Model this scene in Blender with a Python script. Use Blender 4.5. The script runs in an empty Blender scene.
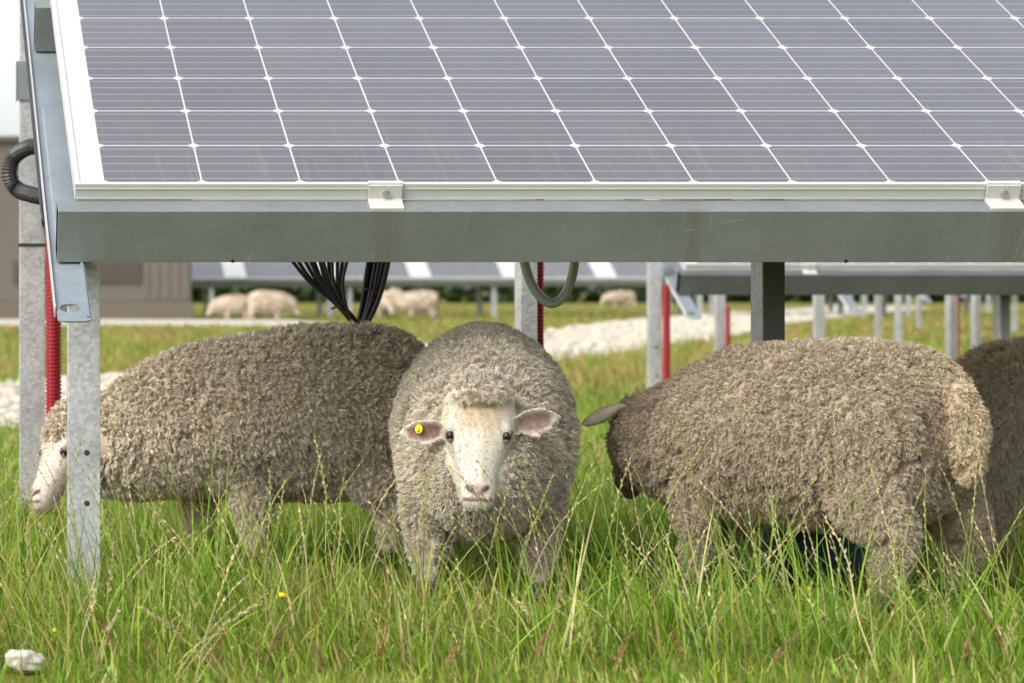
import bpy, math, random
import numpy as np
from mathutils import Vector, Matrix
from mathutils.kdtree import KDTree

random.seed(7)
rng = np.random.default_rng(11)
R = math.radians
scene = bpy.context.scene
COL = scene.collection

# ------------------------------------------------------------------ camera model
F, PX0, YH, CAMZ = 2850.0, -79.0, 292.0, 0.66      # focal in px, principal column, horizon row, eye height


def at(px, d, py=None, z=None):
    """world point seen at column px (and row py) at distance d"""
    x = (px - PX0) * d / F
    if z is None:
        z = 0.0 if py is None else CAMZ - (py - YH) * d / F
    return Vector((x, d, z))


def ground_z(x, y):
    y = np.asarray(y, dtype=float)
    s1 = np.clip((y - 8) / 6, 0, 1)
    s2 = np.clip((y - 25) / 25, 0, 1)
    return -0.08 * s1 * s1 * (3 - 2 * s1) + 0.17 * s2 * s2 * (3 - 2 * s2)


# ------------------------------------------------------------------ scene graph helpers
def tag(o, label=None, cat=None, group=None, kind=None):
    if label:
        o['label'] = label
    if cat:
        o['category'] = cat
    if group:
        o['group'] = group
    if kind:
        o['kind'] = kind
    return o


def empty(name, loc=(0, 0, 0), rz=0.0):
    o = bpy.data.objects.new(name, None)
    o.empty_display_size = 0.1
    o.location = loc
    o.rotation_euler = (0, 0, rz)
    COL.objects.link(o)
    return o


def link_mesh(name, me, mat, parent=None):
    o = bpy.data.objects.new(name, me)
    COL.objects.link(o)
    if mat is not None and len(me.materials) == 0:
        me.materials.append(mat)
    if parent is not None:
        o.parent = parent
    return o


def np_mesh(name, verts, faces, smooth=False):
    """verts (n,3); faces: (m,k) array or list of such arrays"""
    if isinstance(faces, np.ndarray):
        faces = [faces]
    faces = [f for f in faces if len(f)]
    me = bpy.data.meshes.new(name)
    verts = np.ascontiguousarray(verts, dtype=np.float32)
    me.vertices.add(len(verts))
    me.vertices.foreach_set('co', verts.ravel())
    loops = np.concatenate([f.ravel() for f in faces]).astype(np.int32)
    tot = np.concatenate([np.full(len(f), f.shape[1], dtype=np.int32) for f in faces])
    start = np.concatenate([[0], np.cumsum(tot)[:-1]]).astype(np.int32)
    me.loops.add(len(loops))
    me.loops.foreach_set('vertex_index', loops)
    me.polygons.add(len(tot))
    me.polygons.foreach_set('loop_start', start)
    me.polygons.foreach_set('loop_total', tot)
    if smooth:
        me.polygons.foreach_set('use_smooth', np.ones(len(tot), dtype=bool))
    me.update(calc_edges=True)
    return me


def set_color(me, col, name='col'):
    a = me.attributes.new(name, 'FLOAT_COLOR', 'POINT')
    c = np.ones((len(me.vertices), 4), dtype=np.float32)
    c[:, :3] = col
    a.data.foreach_set('color', c.ravel())


class MB:
    """collects polygons of one mesh"""

    def __init__(self):
        self.v, self.f = [], []

    def add(self, vs, fs):
        o = len(self.v)
        self.v += [tuple(p) for p in vs]
        self.f += [tuple(i + o for i in f) for f in fs]

    def box(self, lo, hi, M=None):
        vs = [Vector((x, y, z)) for x in (lo[0], hi[0]) for y in (lo[1], hi[1]) for z in (lo[2], hi[2])]
        if M is not None:
            vs = [M @ p for p in vs]
        self.add(vs, [(0, 1, 3, 2), (4, 6, 7, 5), (0, 4, 5, 1), (2, 3, 7, 6), (0, 2, 6, 4), (1, 5, 7, 3)])

    def extrude(self, prof, a, b, axis, M=None):
        """closed 2-D profile swept along an axis from a to b; profile coordinates are the two other axes in order"""
        n = len(prof)
        vs = []
        for t in (a, b):
            for p, q in prof:
                c = [p, q]
                c.insert(axis, t)
                vs.append(Vector(c))
        if M is not None:
            vs = [M @ p for p in vs]
        fs = [(i, (i + 1) % n, n + (i + 1) % n, n + i) for i in range(n)]
        fs += [tuple(range(n))[::-1], tuple(range(n, 2 * n))]
        self.add(vs, fs)

    def tube(self, pts, rad, n=10, caps=True):
        pts = [Vector(p) for p in pts]
        rads = rad if isinstance(rad, (list, tuple)) else [rad] * len(pts)
        up = Vector((0.13, 0.2, 1)).normalized()
        rings = []
        prev = None
        for i, p in enumerate(pts):
            t = (pts[min(i + 1, len(pts) - 1)] - pts[max(i - 1, 0)]).normalized()
            if prev is None:
                a = t.orthogonal().normalized()
            else:
                a = (prev - t * prev.dot(t)).normalized()
            prev = a
            b = t.cross(a)
            rings.append([p + (a * math.cos(2 * math.pi * k / n) + b * math.sin(2 * math.pi * k / n)) * rads[i] for k in range(n)])
        o = len(self.v)
        for r in rings:
            self.v += [tuple(p) for p in r]
        for i in range(len(pts) - 1):
            for k in range(n):
                self.f.append((o + i * n + k, o + i * n + (k + 1) % n, o + (i + 1) * n + (k + 1) % n, o + (i + 1) * n + k))
        if caps:
            self.f.append(tuple(o + k for k in range(n))[::-1])
            self.f.append(tuple(o + (len(pts) - 1) * n + k for k in range(n)))

    def build(self, name, mat, parent=None, smooth=False, bevel=0.0):
        me = bpy.data.meshes.new(name)
        me.from_pydata(self.v, [], self.f)
        import bmesh
        bm = bmesh.new()
        bm.from_mesh(me)
        bmesh.ops.recalc_face_normals(bm, faces=bm.faces[:])
        if bevel > 0:
            es = [e for e in bm.edges if len(e.link_faces) == 2 and e.calc_face_angle(0) > 0.6]
            bmesh.ops.bevel(bm, geom=es, offset=bevel, segments=2, affect='EDGES', profile=0.5, clamp_overlap=True)
        bm.to_mesh(me)
        bm.free()
        if smooth:
            for p in me.polygons:
                p.use_smooth = True
        return link_mesh(name, me, mat, parent)


def smooth_path(pts, n=6):
    """Catmull-Rom through pts"""
    P = [Vector(p) for p in pts]
    P = [P[0] * 2 - P[1]] + P + [P[-1] * 2 - P[-2]]
    out = []
    for i in range(1, len(P) - 2):
        for k in range(n):
            t = k / n
            a, b, c, d = P[i - 1], P[i], P[i + 1], P[i + 2]
            out.append(0.5 * ((2 * b) + (c - a) * t + (2 * a - 5 * b + 4 * c - d) * t * t + (3 * b - a - 3 * c + d) * t ** 3))
    out.append(P[-2])
    return out


def kids(o):
    return [c for c in COL.objects if c.parent == o]


def copy_tree(o, parent=None):
    c = o.copy()
    COL.objects.link(c)
    if parent is not None:
        c.parent = parent
    for ch in kids(o):
        copy_tree(ch, c)
    return c


# ------------------------------------------------------------------ value noise (numpy)
def _h(ix, iy, iz, seed):
    n = (ix * 374761393 + iy * 668265263 + iz * 2147483647 + seed * 144269) & 0xFFFFFFFF
    n = ((n ^ (n >> 13)) * 1274126177) & 0xFFFFFFFF
    n = (n ^ (n >> 16)) & 0xFFFF
    return n / 32767.5 - 1.0


def vnoise(p, scale, seed=0):
    q = np.asarray(p, dtype=float) * scale + 1000.0
    i = np.floor(q).astype(np.int64)
    f = q - i
    f = f * f * (3 - 2 * f)
    r = 0
    for dx in (0, 1):
        for dy in (0, 1):
            for dz in (0, 1):
                w = (f[:, 0] if dx else 1 - f[:, 0]) * (f[:, 1] if dy else 1 - f[:, 1]) * (f[:, 2] if dz else 1 - f[:, 2])
                r = r + w * _h(i[:, 0] + dx, i[:, 1] + dy, i[:, 2] + dz, seed)
    return r


# ------------------------------------------------------------------ materials
class NT:
    def __init__(self, name):
        self.m = bpy.data.materials.new(name)
        self.m.use_nodes = True
        self.t = self.m.node_tree
        self.t.nodes.clear()
        self.out = self.t.nodes.new('ShaderNodeOutputMaterial')

    def n(self, typ, **kw):
        nd = self.t.nodes.new(typ)
        for k, v in kw.items():
            setattr(nd, k, v)
        return nd

    def l(self, a, b):
        self.t.links.new(a, b)

    def val(self, sock, v):
        if hasattr(v, 'is_output') or hasattr(v, 'links'):
            self.l(v, sock)
        else:
            sock.default_value = v

    def math(self, op, a, b=0.0, c=None, clamp=False):
        nd = self.n('ShaderNodeMath', operation=op)
        nd.use_clamp = clamp
        self.val(nd.inputs[0], a)
        self.val(nd.inputs[1], b)
        if c is not None:
            self.val(nd.inputs[2], c)
        return nd.outputs[0]

    def mix(self, fac, a, b, blend='MIX'):
        nd = self.n('ShaderNodeMix', data_type='RGBA', blend_type=blend)
        self.val(nd.inputs[0], fac)
        self.val(nd.inputs[6], a if not isinstance(a, tuple) else (*a[:3], 1))
        self.val(nd.inputs[7], b if not isinstance(b, tuple) else (*b[:3], 1))
        return nd.outputs[2]

    def noise(self, scale, detail=4, rough=0.55, coord=None, dist=0.0):
        nd = self.n('ShaderNodeTexNoise')
        nd.inputs['Scale'].default_value = scale
        nd.inputs['Detail'].default_value = detail
        nd.inputs['Roughness'].default_value = rough
        nd.inputs['Distortion'].default_value = dist
        if coord is not None:
            self.l(coord, nd.inputs['Vector'])
        return nd.outputs['Fac']

    def ramp(self, fac, stops):
        nd = self.n('ShaderNodeValToRGB')
        e = nd.color_ramp.elements
        while len(e) < len(stops):
            e.new(0.5)
        for i, (p, c) in enumerate(stops):
            e[i].position = p
            e[i].color = (*c, 1) if len(c) == 3 else c
        self.l(fac, nd.inputs[0])
        return nd.outputs[0]

    def bsdf(self, color, rough=0.6, metal=0.0, spec=0.5, bump=None, bstr=0.2, bdist=0.01):
        b = self.n('ShaderNodeBsdfPrincipled')
        self.val(b.inputs['Base Color'], (*color, 1) if isinstance(color, tuple) and len(color) == 3 else color)
        self.val(b.inputs['Roughness'], rough)
        self.val(b.inputs['Metallic'], metal)
        b.inputs['Specular IOR Level'].default_value = spec
        if bump is not None:
            bn = self.n('ShaderNodeBump')
            bn.inputs['Strength'].default_value = bstr
            bn.inputs['Distance'].default_value = bdist
            self.l(bump, bn.inputs['Height'])
            self.l(bn.outputs[0], b.inputs['Normal'])
        self.l(b.outputs[0], self.out.inputs[0])
        return b

    def obj(self):
        return self.n('ShaderNodeTexCoord').outputs['Object']


def simple(name, color, rough=0.6, metal=0.0, spec=0.4, var=0.12, scale=30.0, bstr=0.05):
    t = NT(name)
    co = t.obj()
    nz = t.noise(scale, 5, 0.6, co)
    c = t.mix(nz, tuple(x * (1 - var) for x in color), tuple(min(1, x * (1 + var)) for x in color))
    t.bsdf(c, rough, metal, spec, nz, bstr, 0.004)
    return t.m


def galvanised(name, dark, light, streak=0.0, metal=0.55, rough=0.42, stains=(), spangle=0.18):
    """zinc spangle, rain streaks and scuffs"""
    t = NT(name)
    co = t.obj()
    vor = t.n('ShaderNodeTexVoronoi')
    vor.inputs['Scale'].default_value = 120
    t.l(co, vor.inputs['Vector'])
    sp = t.n('ShaderNodeSeparateColor')
    t.l(vor.outputs['Color'], sp.inputs[0])
    big = t.noise(5, 4, 0.6, co)
    fine = t.noise(120, 4, 0.7, co)
    f = t.math('ADD', t.math('MULTIPLY', sp.outputs[0], spangle), t.math('MULTIPLY', big, 0.75))
    f = t.math('ADD', f, t.math('MULTIPLY', fine, 0.2), clamp=True)
    c = t.ramp(f, [(0.3, dark), (0.75, light)])
    mp = t.n('ShaderNodeMapping')
    mp.inputs['Scale'].default_value = (28, 6, 1.2)
    t.l(co, mp.inputs[0])
    st = t.noise(1.0, 4, 0.7, mp.outputs[0])
    sm = t.ramp(st, [(0.58, (0, 0, 0)), (0.72, (1, 1, 1))])
    c = t.mix(t.math('MULTIPLY', sm, streak), c, (0.30, 0.25, 0.19))
    if stains:
        xyz = t.n('ShaderNodeSeparateXYZ')
        t.l(co, xyz.inputs[0])
        mp2 = t.n('ShaderNodeMapping')
        mp2.inputs['Scale'].default_value = (60, 5, 2.5)
        t.l(co, mp2.inputs[0])
        dn = t.noise(1.0, 5, 0.7, mp2.outputs[0])
        for sx, hw in stains:
            k = t.math('SUBTRACT', 1.0, t.math('DIVIDE', t.math('ABSOLUTE', t.math('SUBTRACT', xyz.outputs[0], sx)), hw), clamp=True)
            k = t.math('MULTIPLY', t.math('POWER', k, 0.5), t.math('MULTIPLY', dn, 0.75), clamp=True)
            c = t.mix(k, c, (0.16, 0.135, 0.105))
    sc = t.ramp(t.noise(9, 8, 0.75, co, 1.5), [(0.66, (0, 0, 0)), (0.71, (1, 1, 1))])
    c = t.mix(t.math('MULTIPLY', sc, 0.45), c, (0.60, 0.61, 0.60))
    scr = t.n('ShaderNodeTexVoronoi', feature='DISTANCE_TO_EDGE')
    scr.inputs['Scale'].default_value = 7.0
    mp3 = t.n('ShaderNodeMapping')
    mp3.inputs['Scale'].default_value = (1, 1, 0.35)
    mp3.inputs['Rotation'].default_value = (0.3, 0.5, 0.4)
    t.l(co, mp3.inputs[0])
    t.l(mp3.outputs[0], scr.inputs['Vector'])
    sk = t.math('MULTIPLY', t.math('LESS_THAN', scr.outputs['Distance'], 0.0035), t.math('GREATER_THAN', t.noise(4, 2, 0.5, co), 0.56))
    c = t.mix(t.math('MULTIPLY', sk, 0.14), c, (0.62, 0.63, 0.62))
    r = t.math('ADD', t.math('MULTIPLY', big, 0.25), rough - 0.12)
    t.bsdf(c, r, metal, 0.5, fine, 0.06, 0.003)
    return t.m


M = {}
M['beam'] = galvanised('beam_steel', (0.165, 0.185, 0.176), (0.225, 0.248, 0.237), 0.28, 0.30, 0.5, ((0.700, 0.040), (2.02, 0.045), (1.35, 0.02)))
M['beam_shaded'] = galvanised('shaded_beam_steel', (0.085, 0.092, 0.092), (0.125, 0.135, 0.132), 0.2, 0.25, 0.5)  # darker copy of the beam steel, shade of the rear rows in its colour
M['post'] = galvanised('post_steel', (0.20, 0.21, 0.205), (0.48, 0.49, 0.48), 0.25, 0.35, 0.45, (), 0.26)
M['rafter'] = galvanised('rafter_steel', (0.22, 0.26, 0.29), (0.31, 0.355, 0.385), 0.0, 0.4, 0.42)
M['alu'] = simple('frame_aluminium', (0.50, 0.50, 0.475), 0.38, 0.15, 0.5, 0.04, 12, 0.02)
M['clamp'] = simple('clamp_aluminium', (0.49, 0.48, 0.45), 0.4, 0.1, 0.5, 0.05, 60, 0.03)
M['bolt'] = simple('bolt_steel', (0.45, 0.45, 0.44), 0.35, 0.8, 0.5, 0.1, 90)
M['cable'] = simple('black_cable', (0.018, 0.018, 0.022), 0.45, 0, 0.5, 0.2, 60)
M['hose'] = simple('black_hose', (0.035, 0.035, 0.038), 0.5, 0, 0.5, 0.3, 40)
M['conduit'] = simple('grey_conduit', (0.48, 0.51, 0.50), 0.4, 0, 0.5, 0.1, 20)
M['dark'] = simple('channel_shade', (0.125, 0.127, 0.117), 0.55, 0.2, 0.4, 0.2, 25)  # dark tone stands in for shade inside the open post channel
M['red'] = simple('red_conduit', (0.27, 0.007, 0.016), 0.4, 0, 0.5, 0.12, 25)
M['tub'] = simple('teal_plastic', (0.004, 0.032, 0.036), 0.5, 0, 0.4, 0.2, 20)
M['eye'] = simple('eye', (0.012, 0.008, 0.006), 0.22, 0, 0.35, 0.2, 80, 0.0)
M['lid'] = simple('eyelid_skin', (0.30, 0.235, 0.18), 0.6, 0, 0.3, 0.15, 300)
M['tagyellow'] = simple('yellow_plastic', (0.82, 0.62, 0.02), 0.35, 0, 0.5, 0.06, 80)
M['petal'] = simple('yellow_petal', (0.90, 0.70, 0.03), 0.7, 0, 0.2, 0.1, 200)
M['building'] = simple('taupe_cladding', (0.118, 0.104, 0.082), 0.6, 0, 0.35, 0.06, 3, 0.02)
M['vent'] = simple('taupe_vent', (0.092, 0.076, 0.058), 0.65, 0, 0.35, 0.06, 3, 0.02)
M['plinth'] = simple('concrete_plinth', (0.122, 0.104, 0.082), 0.85, 0, 0.3, 0.1, 5)
M['stone'] = simple('white_stone', (0.43, 0.40, 0.345), 0.85, 0, 0.3, 0.25, 40, 0.3)
M['gravel'] = simple('limestone_gravel', (0.43, 0.392, 0.31), 0.9, 0, 0.25, 0.3, 2.2, 0.3)


def pv_material(name, cw, ch, ncol, nrow, ox, oy):
    """mono cells seen through glass: pitch cw x ch metres, first cell corner at (ox, oy) in panel coordinates"""
    t = NT(name)
    co = t.obj()
    sp = t.n('ShaderNodeSeparateXYZ')
    t.l(co, sp.inputs[0])
    u = t.math('DIVIDE', t.math('SUBTRACT', sp.outputs[0], ox), cw)
    v = t.math('DIVIDE', t.math('SUBTRACT', sp.outputs[1], oy), ch)
    fu, fv = t.math('FRACT', u), t.math('FRACT', v)
    du = t.math('MULTIPLY', t.math('SUBTRACT', 0.5, t.math('ABSOLUTE', t.math('SUBTRACT', fu, 0.5))), cw)   # distance to cell border
    dv = t.math('MULTIPLY', t.math('SUBTRACT', 0.5, t.math('ABSOLUTE', t.math('SUBTRACT', fv, 0.5))), ch)
    gap = t.math('MAXIMUM', t.math('LESS_THAN', du, 0.0019), t.math('LESS_THAN', dv, 0.0024))
    dia = t.math('LESS_THAN', t.math('ADD', du, dv), 0.0150)
    gap = t.math('MAXIMUM', gap, dia)
    out = t.math('MAXIMUM', t.math('LESS_THAN', u, 0.0), t.math('GREATER_THAN', u, float(ncol)))
    out = t.math('MAXIMUM', out, t.math('MAXIMUM', t.math('LESS_THAN', v, 0.0), t.math('GREATER_THAN', v, float(nrow))))
    white = t.math('MAXIMUM', gap, out)
    bus = t.math('FRACT', t.math('MULTIPLY', v, 5.0))
    bus = t.math('LESS_THAN', t.math('ABSOLUTE', t.math('SUBTRACT', bus, 0.5)), 0.05)
    cid = t.n('ShaderNodeCombineXYZ')
    t.l(t.math('FLOOR', u), cid.inputs[0])
    t.l(t.math('FLOOR', v), cid.inputs[1])
    wn = t.n('ShaderNodeTexWhiteNoise')
    t.l(cid.outputs[0], wn.inputs['Vector'])
    cell = t.mix(wn.outputs['Value'], (0.080, 0.079, 0.084), (0.099, 0.098, 0.104))
    cell = t.mix(t.math('MULTIPLY', bus, 0.55), cell, (0.30, 0.30, 0.31))
    dust = t.noise(3.5, 6, 0.65, co)
    cell = t.mix(t.math('MULTIPLY', dust, 0.16), cell, (0.25, 0.245, 0.235))
    mp = t.n('ShaderNodeMapping')
    mp.inputs['Scale'].default_value = (45, 1.6, 1)
    t.l(co, mp.inputs[0])
    run = t.ramp(t.noise(1.0, 5, 0.65, mp.outputs[0]), [(0.52, (0, 0, 0)), (0.75, (1, 1, 1))])
    low = t.math('SUBTRACT', 1.0, t.math('MULTIPLY', sp.outputs[1], 2.2), clamp=True)
    cell = t.mix(t.math('MULTIPLY', t.math('MULTIPLY', run, 0.20), t.math('ADD', low, 0.25)), cell, (0.27, 0.265, 0.25))
    sk = t.n('ShaderNodeTexVoronoi')
    sk.inputs['Scale'].default_value = 5.0
    t.l(co, sk.inputs['Vector'])
    speck = t.math('LESS_THAN', t.math('ADD', sk.outputs['Distance'], t.math('MULTIPLY', t.noise(70, 3, 0.6, co), 0.05)), 0.042)
    c = t.mix(white, cell, (0.46, 0.46, 0.45))
    c = t.mix(t.math('MULTIPLY', speck, 0.45), c, (0.33, 0.32, 0.29))
    b = t.bsdf(c, t.math('ADD', 0.10, t.math('MULTIPLY', dust, 0.08)), 0, 0.5)
    return t.m


CW = 0.21
M['pv'] = pv_material('mono_cells', CW, CW, 12, 6, 0.062, 0.014)
M['pv_far'] = pv_material('mono_cells_far', 0.16, 0.16, 10, 12, 0.05, 0.04)


def attr_mat(name, rough=0.8, spec=0.2, trans=0.0, sheen=0.0, bump=0.0):
    t = NT(name)
    a = t.n('ShaderNodeAttribute', attribute_name='col')
    c = a.outputs['Color']
    if bump > 0:
        nz = t.noise(240, 3, 0.6, t.obj())
        b = t.bsdf(c, rough, 0, spec, nz, bump, 0.003)
    else:
        b = t.bsdf(c, rough, 0, spec)
    if sheen:
        b.inputs['Sheen Weight'].default_value = sheen
    if trans > 0:
        tr = t.n('ShaderNodeBsdfTranslucent')
        t.l(t.mix(1.0, c, (0.95, 1.0, 0.55), 'MULTIPLY'), tr.inputs[0])
        mx = t.n('ShaderNodeMixShader')
        mx.inputs[0].default_value = trans
        t.l(b.outputs[0], mx.inputs[1])
        t.l(tr.outputs[0], mx.inputs[2])
        t.l(mx.outputs[0], t.out.inputs[0])
    return t.m


M['grass'] = attr_mat('grass_blades', 0.5, 0.3, 0.35)
M['stalk'] = attr_mat('grass_stalks', 0.6, 0.25, 0.2)
M['hide'] = attr_mat('sheep_hide', 0.75, 0.2, 0, 0.0, 0.25)
M['wool'] = attr_mat('sheep_wool', 0.85, 0.12, 0.12)

# ------------------------------------------------------------------ solar tables
TILT = R(24.9)
ct, st_ = math.cos(TILT), math.sin(TILT)
D0, ZP, X0 = 6.07, 0.89, 0.29          # front edge distance and height of the nearest table, its left end
PW, PH = 0.062 * 2 + 12 * CW, 6 * CW + 0.028
# slope frame in table coordinates: x along the row, v up the slope, w off the glass
SL = Matrix(((1, 0, 0, 0), (0, ct, -st_, 0), (0, st_, ct, ZP), (0, 0, 0, 1)))


def child_at(o, parent, mtx):
    o.parent = parent
    o.matrix_local = mtx
    return o


def c_profile(h, f, lip, th):
    """C section in (v, w): web at v=0, flanges to +v; w from 0 down to -h"""
    return [(0, 0), (f, 0), (f, -lip), (f - th, -lip), (f - th, -th), (th, -th), (th, -h + th), (f - th, -h + th), (f - th, -h + lip),
            (f, -h + lip), (f, -h), (0, -h)]


def panel(parent, x, v, mat, w, h, clamps=()):
    mb = MB()
    fr, th = 0.0115, 0.036
    mb.add([(fr, fr, -0.002), (w - fr, fr, -0.002), (w - fr, h - fr, -0.002), (fr, h - fr, -0.002),
            (fr, fr, -0.008), (w - fr, fr, -0.008), (w - fr, h - fr, -0.008), (fr, h - fr, -0.008)],
           [(0, 1, 2, 3), (7, 6, 5, 4), (0, 4, 5, 1), (1, 5, 6, 2), (2, 6, 7, 3), (3, 7, 4, 0)])
    p = mb.build('solar_panel', mat)
    child_at(p, parent, SL @ Matrix.Translation((x, v, 0)))
    fb = MB()
    for lo, hi in (((0, 0, -th), (w, fr, 0)), ((0, h - fr, -th), (w, h, 0)), ((0, fr, -th), (fr, h - fr, 0)), ((w - fr, fr, -th), (w, h - fr, 0))):
        fb.box(lo, hi)
    # groove line along the front face: a thin proud ridge
    fb.box((0.001, -0.0022, -0.0125), (w - 0.001, -0.0002, -0.0095))
    fb.box((0.001, -0.0022, -th + 0.001), (w - 0.001, -0.0002, -th + 0.005))
    f = fb.build('frame', M['alu'], p, bevel=0.0008)
    for cx in clamps:
        cb = MB()
        prof = [(-0.0045, -0.036), (-0.0045, 0.004), (0.010, 0.004), (0.010, 0.0005), (-0.0095, 0.0005), (-0.0095, -0.030), (-0.052, -0.0335), (-0.052, -0.0385), (-0.0045, -0.0385)]
        cb.extrude(prof, cx, cx + 0.072, 0)
        c = cb.build('clamp', M['clamp'], p, bevel=0.001)
        bb = MB()
        pts = [(cx + 0.037, -0.0095, -0.017), (cx + 0.037, -0.0155, -0.017)]
        bb.tube(pts, 0.0085, 6)
        bb.tube([(cx + 0.037, -0.0155, -0.017), (cx + 0.037, -0.0180, -0.017)], 0.005, 10)
        bb.build('bolt', M['bolt'], p)
    return p


def purlin(parent, v, length):
    mb = MB()
    prof = [(a, b) for a, b in c_profile(0.119, 0.062, 0.016, 0.0035)]
    mb.extrude(prof, 0, length, 0)
    o = mb.build('purlin', M['beam'], bevel=0.0018)
    if v < 0:
        for nx_ in (0.375, 1.683, 2.9):
            nb = MB()
            nb.tube([(nx_, -0.0012, -0.1155), (nx_, 0.004, -0.1155)], 0.0042, 10)
            nb.build('bolt_hole', M['cable'], o)
    return child_at(o, parent, SL @ Matrix.Translation((0, v, -0.0372)))


def rafter(parent, x, L0=-0.34):
    mb = MB()
    w, h, th = 0.070, 0.085, 0.004
    # top plate and two side flanges, open below; rounded lower end with a slot
    L1 = 2.62
    out = [(0.0, L0 + 0.012), (0.004, L0 + 0.003), (0.012, L0), (w - 0.012, L0), (w - 0.004, L0 + 0.003), (w, L0 + 0.012), (w, L1), (0, L1)]
    hole = []
    for k in range(12):
        a = 2 * math.pi * k / 12
        hole.append((w * 0.40 + 0.015 * math.cos(a) + (0.006 if math.cos(a) > 0 else -0.006), L0 + 0.062 + 0.020 * math.sin(a)))
    import bmesh
    bm = bmesh.new()
    vo = [bm.verts.new((a, b, 0)) for a, b in out]
    vh = [bm.verts.new((a, b, 0)) for a, b in hole]
    es = [bm.edges.new((vo[i], vo[(i + 1) % len(vo)])) for i in range(len(vo))]
    es += [bm.edges.new((vh[i], vh[(i + 1) % len(vh)])) for i in range(len(vh))]
    bmesh.ops.triangle_fill(bm, use_beauty=True, use_dissolve=False, edges=es)
    ex = bmesh.ops.extrude_face_region(bm, geom=bm.faces[:])
    for e in ex['geom']:
        if isinstance(e, bmesh.types.BMVert):
            e.co.z -= th
    bmesh.ops.recalc_face_normals(bm, faces=bm.faces[:])
    me = bpy.data.meshes.new('rafter')
    bm.to_mesh(me)
    bm.free()
    o = link_mesh('rafter', me, M['rafter'])
    child_at(o, parent, SL @ Matrix.Translation((x, 0, -0.161)))
    sb = MB()
    sb.box((0.0, 0.25, -h), (th, L1, -th - 0.0005))
    sb.box((w - th, 0.25, -h), (w, L1, -th - 0.0005))
    sb.box((w - 0.010, L0 + 0.015, 0.0005), (w - 0.004, max(0.0, L0 + .05), 0.005))
    sb.build('flange', M['rafter'], o)
    # splice sleeves that lie on the channel
    for a, b in ((0.04, 0.86),):
        pb = MB()
        pb.extrude([(0.012, 0.0005), (w - 0.004, 0.0005), (w - 0.004, 0.0035), (0.016, 0.0035)], a, b, 1)
        pb.build('splice_plate', M['rafter'], o, bevel=0.001)
    eb = MB()
    eb.box((-0.0050, L0 + 0.05, -0.016), (-0.0022, L1, 0.008))
    eb.build('edge_strip', M['alu'], o)
    if x > 0:
        return o
    kb = MB()
    kb.tube(smooth_path([(0.02, 0.20, -0.085), (-0.002, 0.26, -0.06), (-0.0085, 0.38, -0.020), (-0.0098, 1.2, -0.010), (-0.0095, L1 - .02, -0.012)], 8), 0.0040, 10)
    kb.build('edge_cable', M['cable'], o)
    return o


def post(parent, x, y, z1, w, dpt, opening, name='post', mat=None):
    """roll-formed C post; opening 'back' shows the web, 'front' shows the hollow"""
    th = 0.004
    lip = 0.012
    hw = w
    prof = [(0, 0), (hw, 0), (hw, dpt), (hw - lip, dpt), (hw - lip, dpt - th), (hw - th, dpt - th), (hw - th, th), (th, th), (th, dpt - th), (lip, dpt - th), (lip, dpt), (0, dpt)]
    if opening == 'front':
        prof = [(a, dpt - b) for a, b in prof]
    mb = MB()
    mb.extrude(prof, -0.35, z1, 2)
    o = mb.build(name, mat or M['post'], parent, bevel=0.0014)
    o.location = (x, y, 0)
    return o


def holes(o, spots):
    """punched bolt holes: dark plugs sunk in the web"""
    for (x, z) in spots:
        hb = MB()
        hb.tube([(x, -0.0006, z), (x, 0.003, z)], 0.0062, 14)
        hb.build('bolt_hole', M['cable'], o)


def make_table():
    t = empty('solar_table', (X0, D0, 0))
    Lw = PW * 2 + 0.09
    panel(t, 0.038, 0.0, M['pv'], PW, PH, (0.953 - X0 - 0.038, 2.269 - X0 - 0.038))
    panel(t, 0.038 + PW + 0.012, 0.0, M['pv'], PW, PH, (0.6, 2.0))
    for v in (-0.060, 1.245, 2.50):
        purlin(t, v, Lw)
    rafter(t, -0.010)
    rafter(t, 1.466, 0.12)
    rafter(t, 3.20, 0.12)
    rafter(t, 4.85, 0.12)
    p1 = post(t, 0.030, 0.13, 0.725, 0.070, 0.05, 'back')
    holes(p1, [(0.041, 0.31), (0.041, 0.20)])
    p2 = post(t, 1.717, 0.73, 1.00, 0.052, 0.095, 'front')
    kb = MB()
    kb.box((0.0030, -0.003, -0.35), (0.0535, 0.020, 0.99))
    kb.build('post_shade_plate', M['dark'], p2, bevel=0.001)  # added plate over the channel mouth, the hollow's shade painted dark
    post(t, 3.22, 0.13, 0.725, 0.070, 0.05, 'back')
    post(t, 4.87, 0.13, 0.725, 0.070, 0.05, 'back')
    pr = post(t, 0.001, 2.33, 1.745, 0.074, 0.05, 'back')
    for x, wd, dp in ((1.478, 0.047, .09), (3.22, .07, .05), (4.87, .07, .05)):
        post(t, x, 2.33, 1.745, wd, dp, 'back')
    # black strap and clamp plate on the near rear post
    sb = MB()
    for lo, hi in (((-0.003, -0.003, 0.795), (0.077, 0.0, 0.803)), ((-0.003, 0.0, 0.795), (0.0, 0.053, 0.803)), ((0.074, 0.0, 0.795), (0.077, 0.053, 0.803)), ((-0.003, 0.05, 0.795), (0.077, 0.053, 0.803))):
        sb.box(lo, hi)
    sb.build('cable_tie', M['cable'], pr)
    cb = MB()
    cb.box((-0.010, -0.006, 1.225), (0.05, -0.001, 1.34))
    cb.box((-0.010, -0.006, 1.225), (-0.006, 0.05, 1.34))
    cb.build('clamp_plate', M['beam'], pr, bevel=0.001)
    return t


TG = 'ground-mounted solar tables in staggered rows'
front = make_table()
tag(front, 'large nearest tilted solar table sheltering the grazing sheep under its galvanised beam', 'solar panel table', TG)


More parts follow.
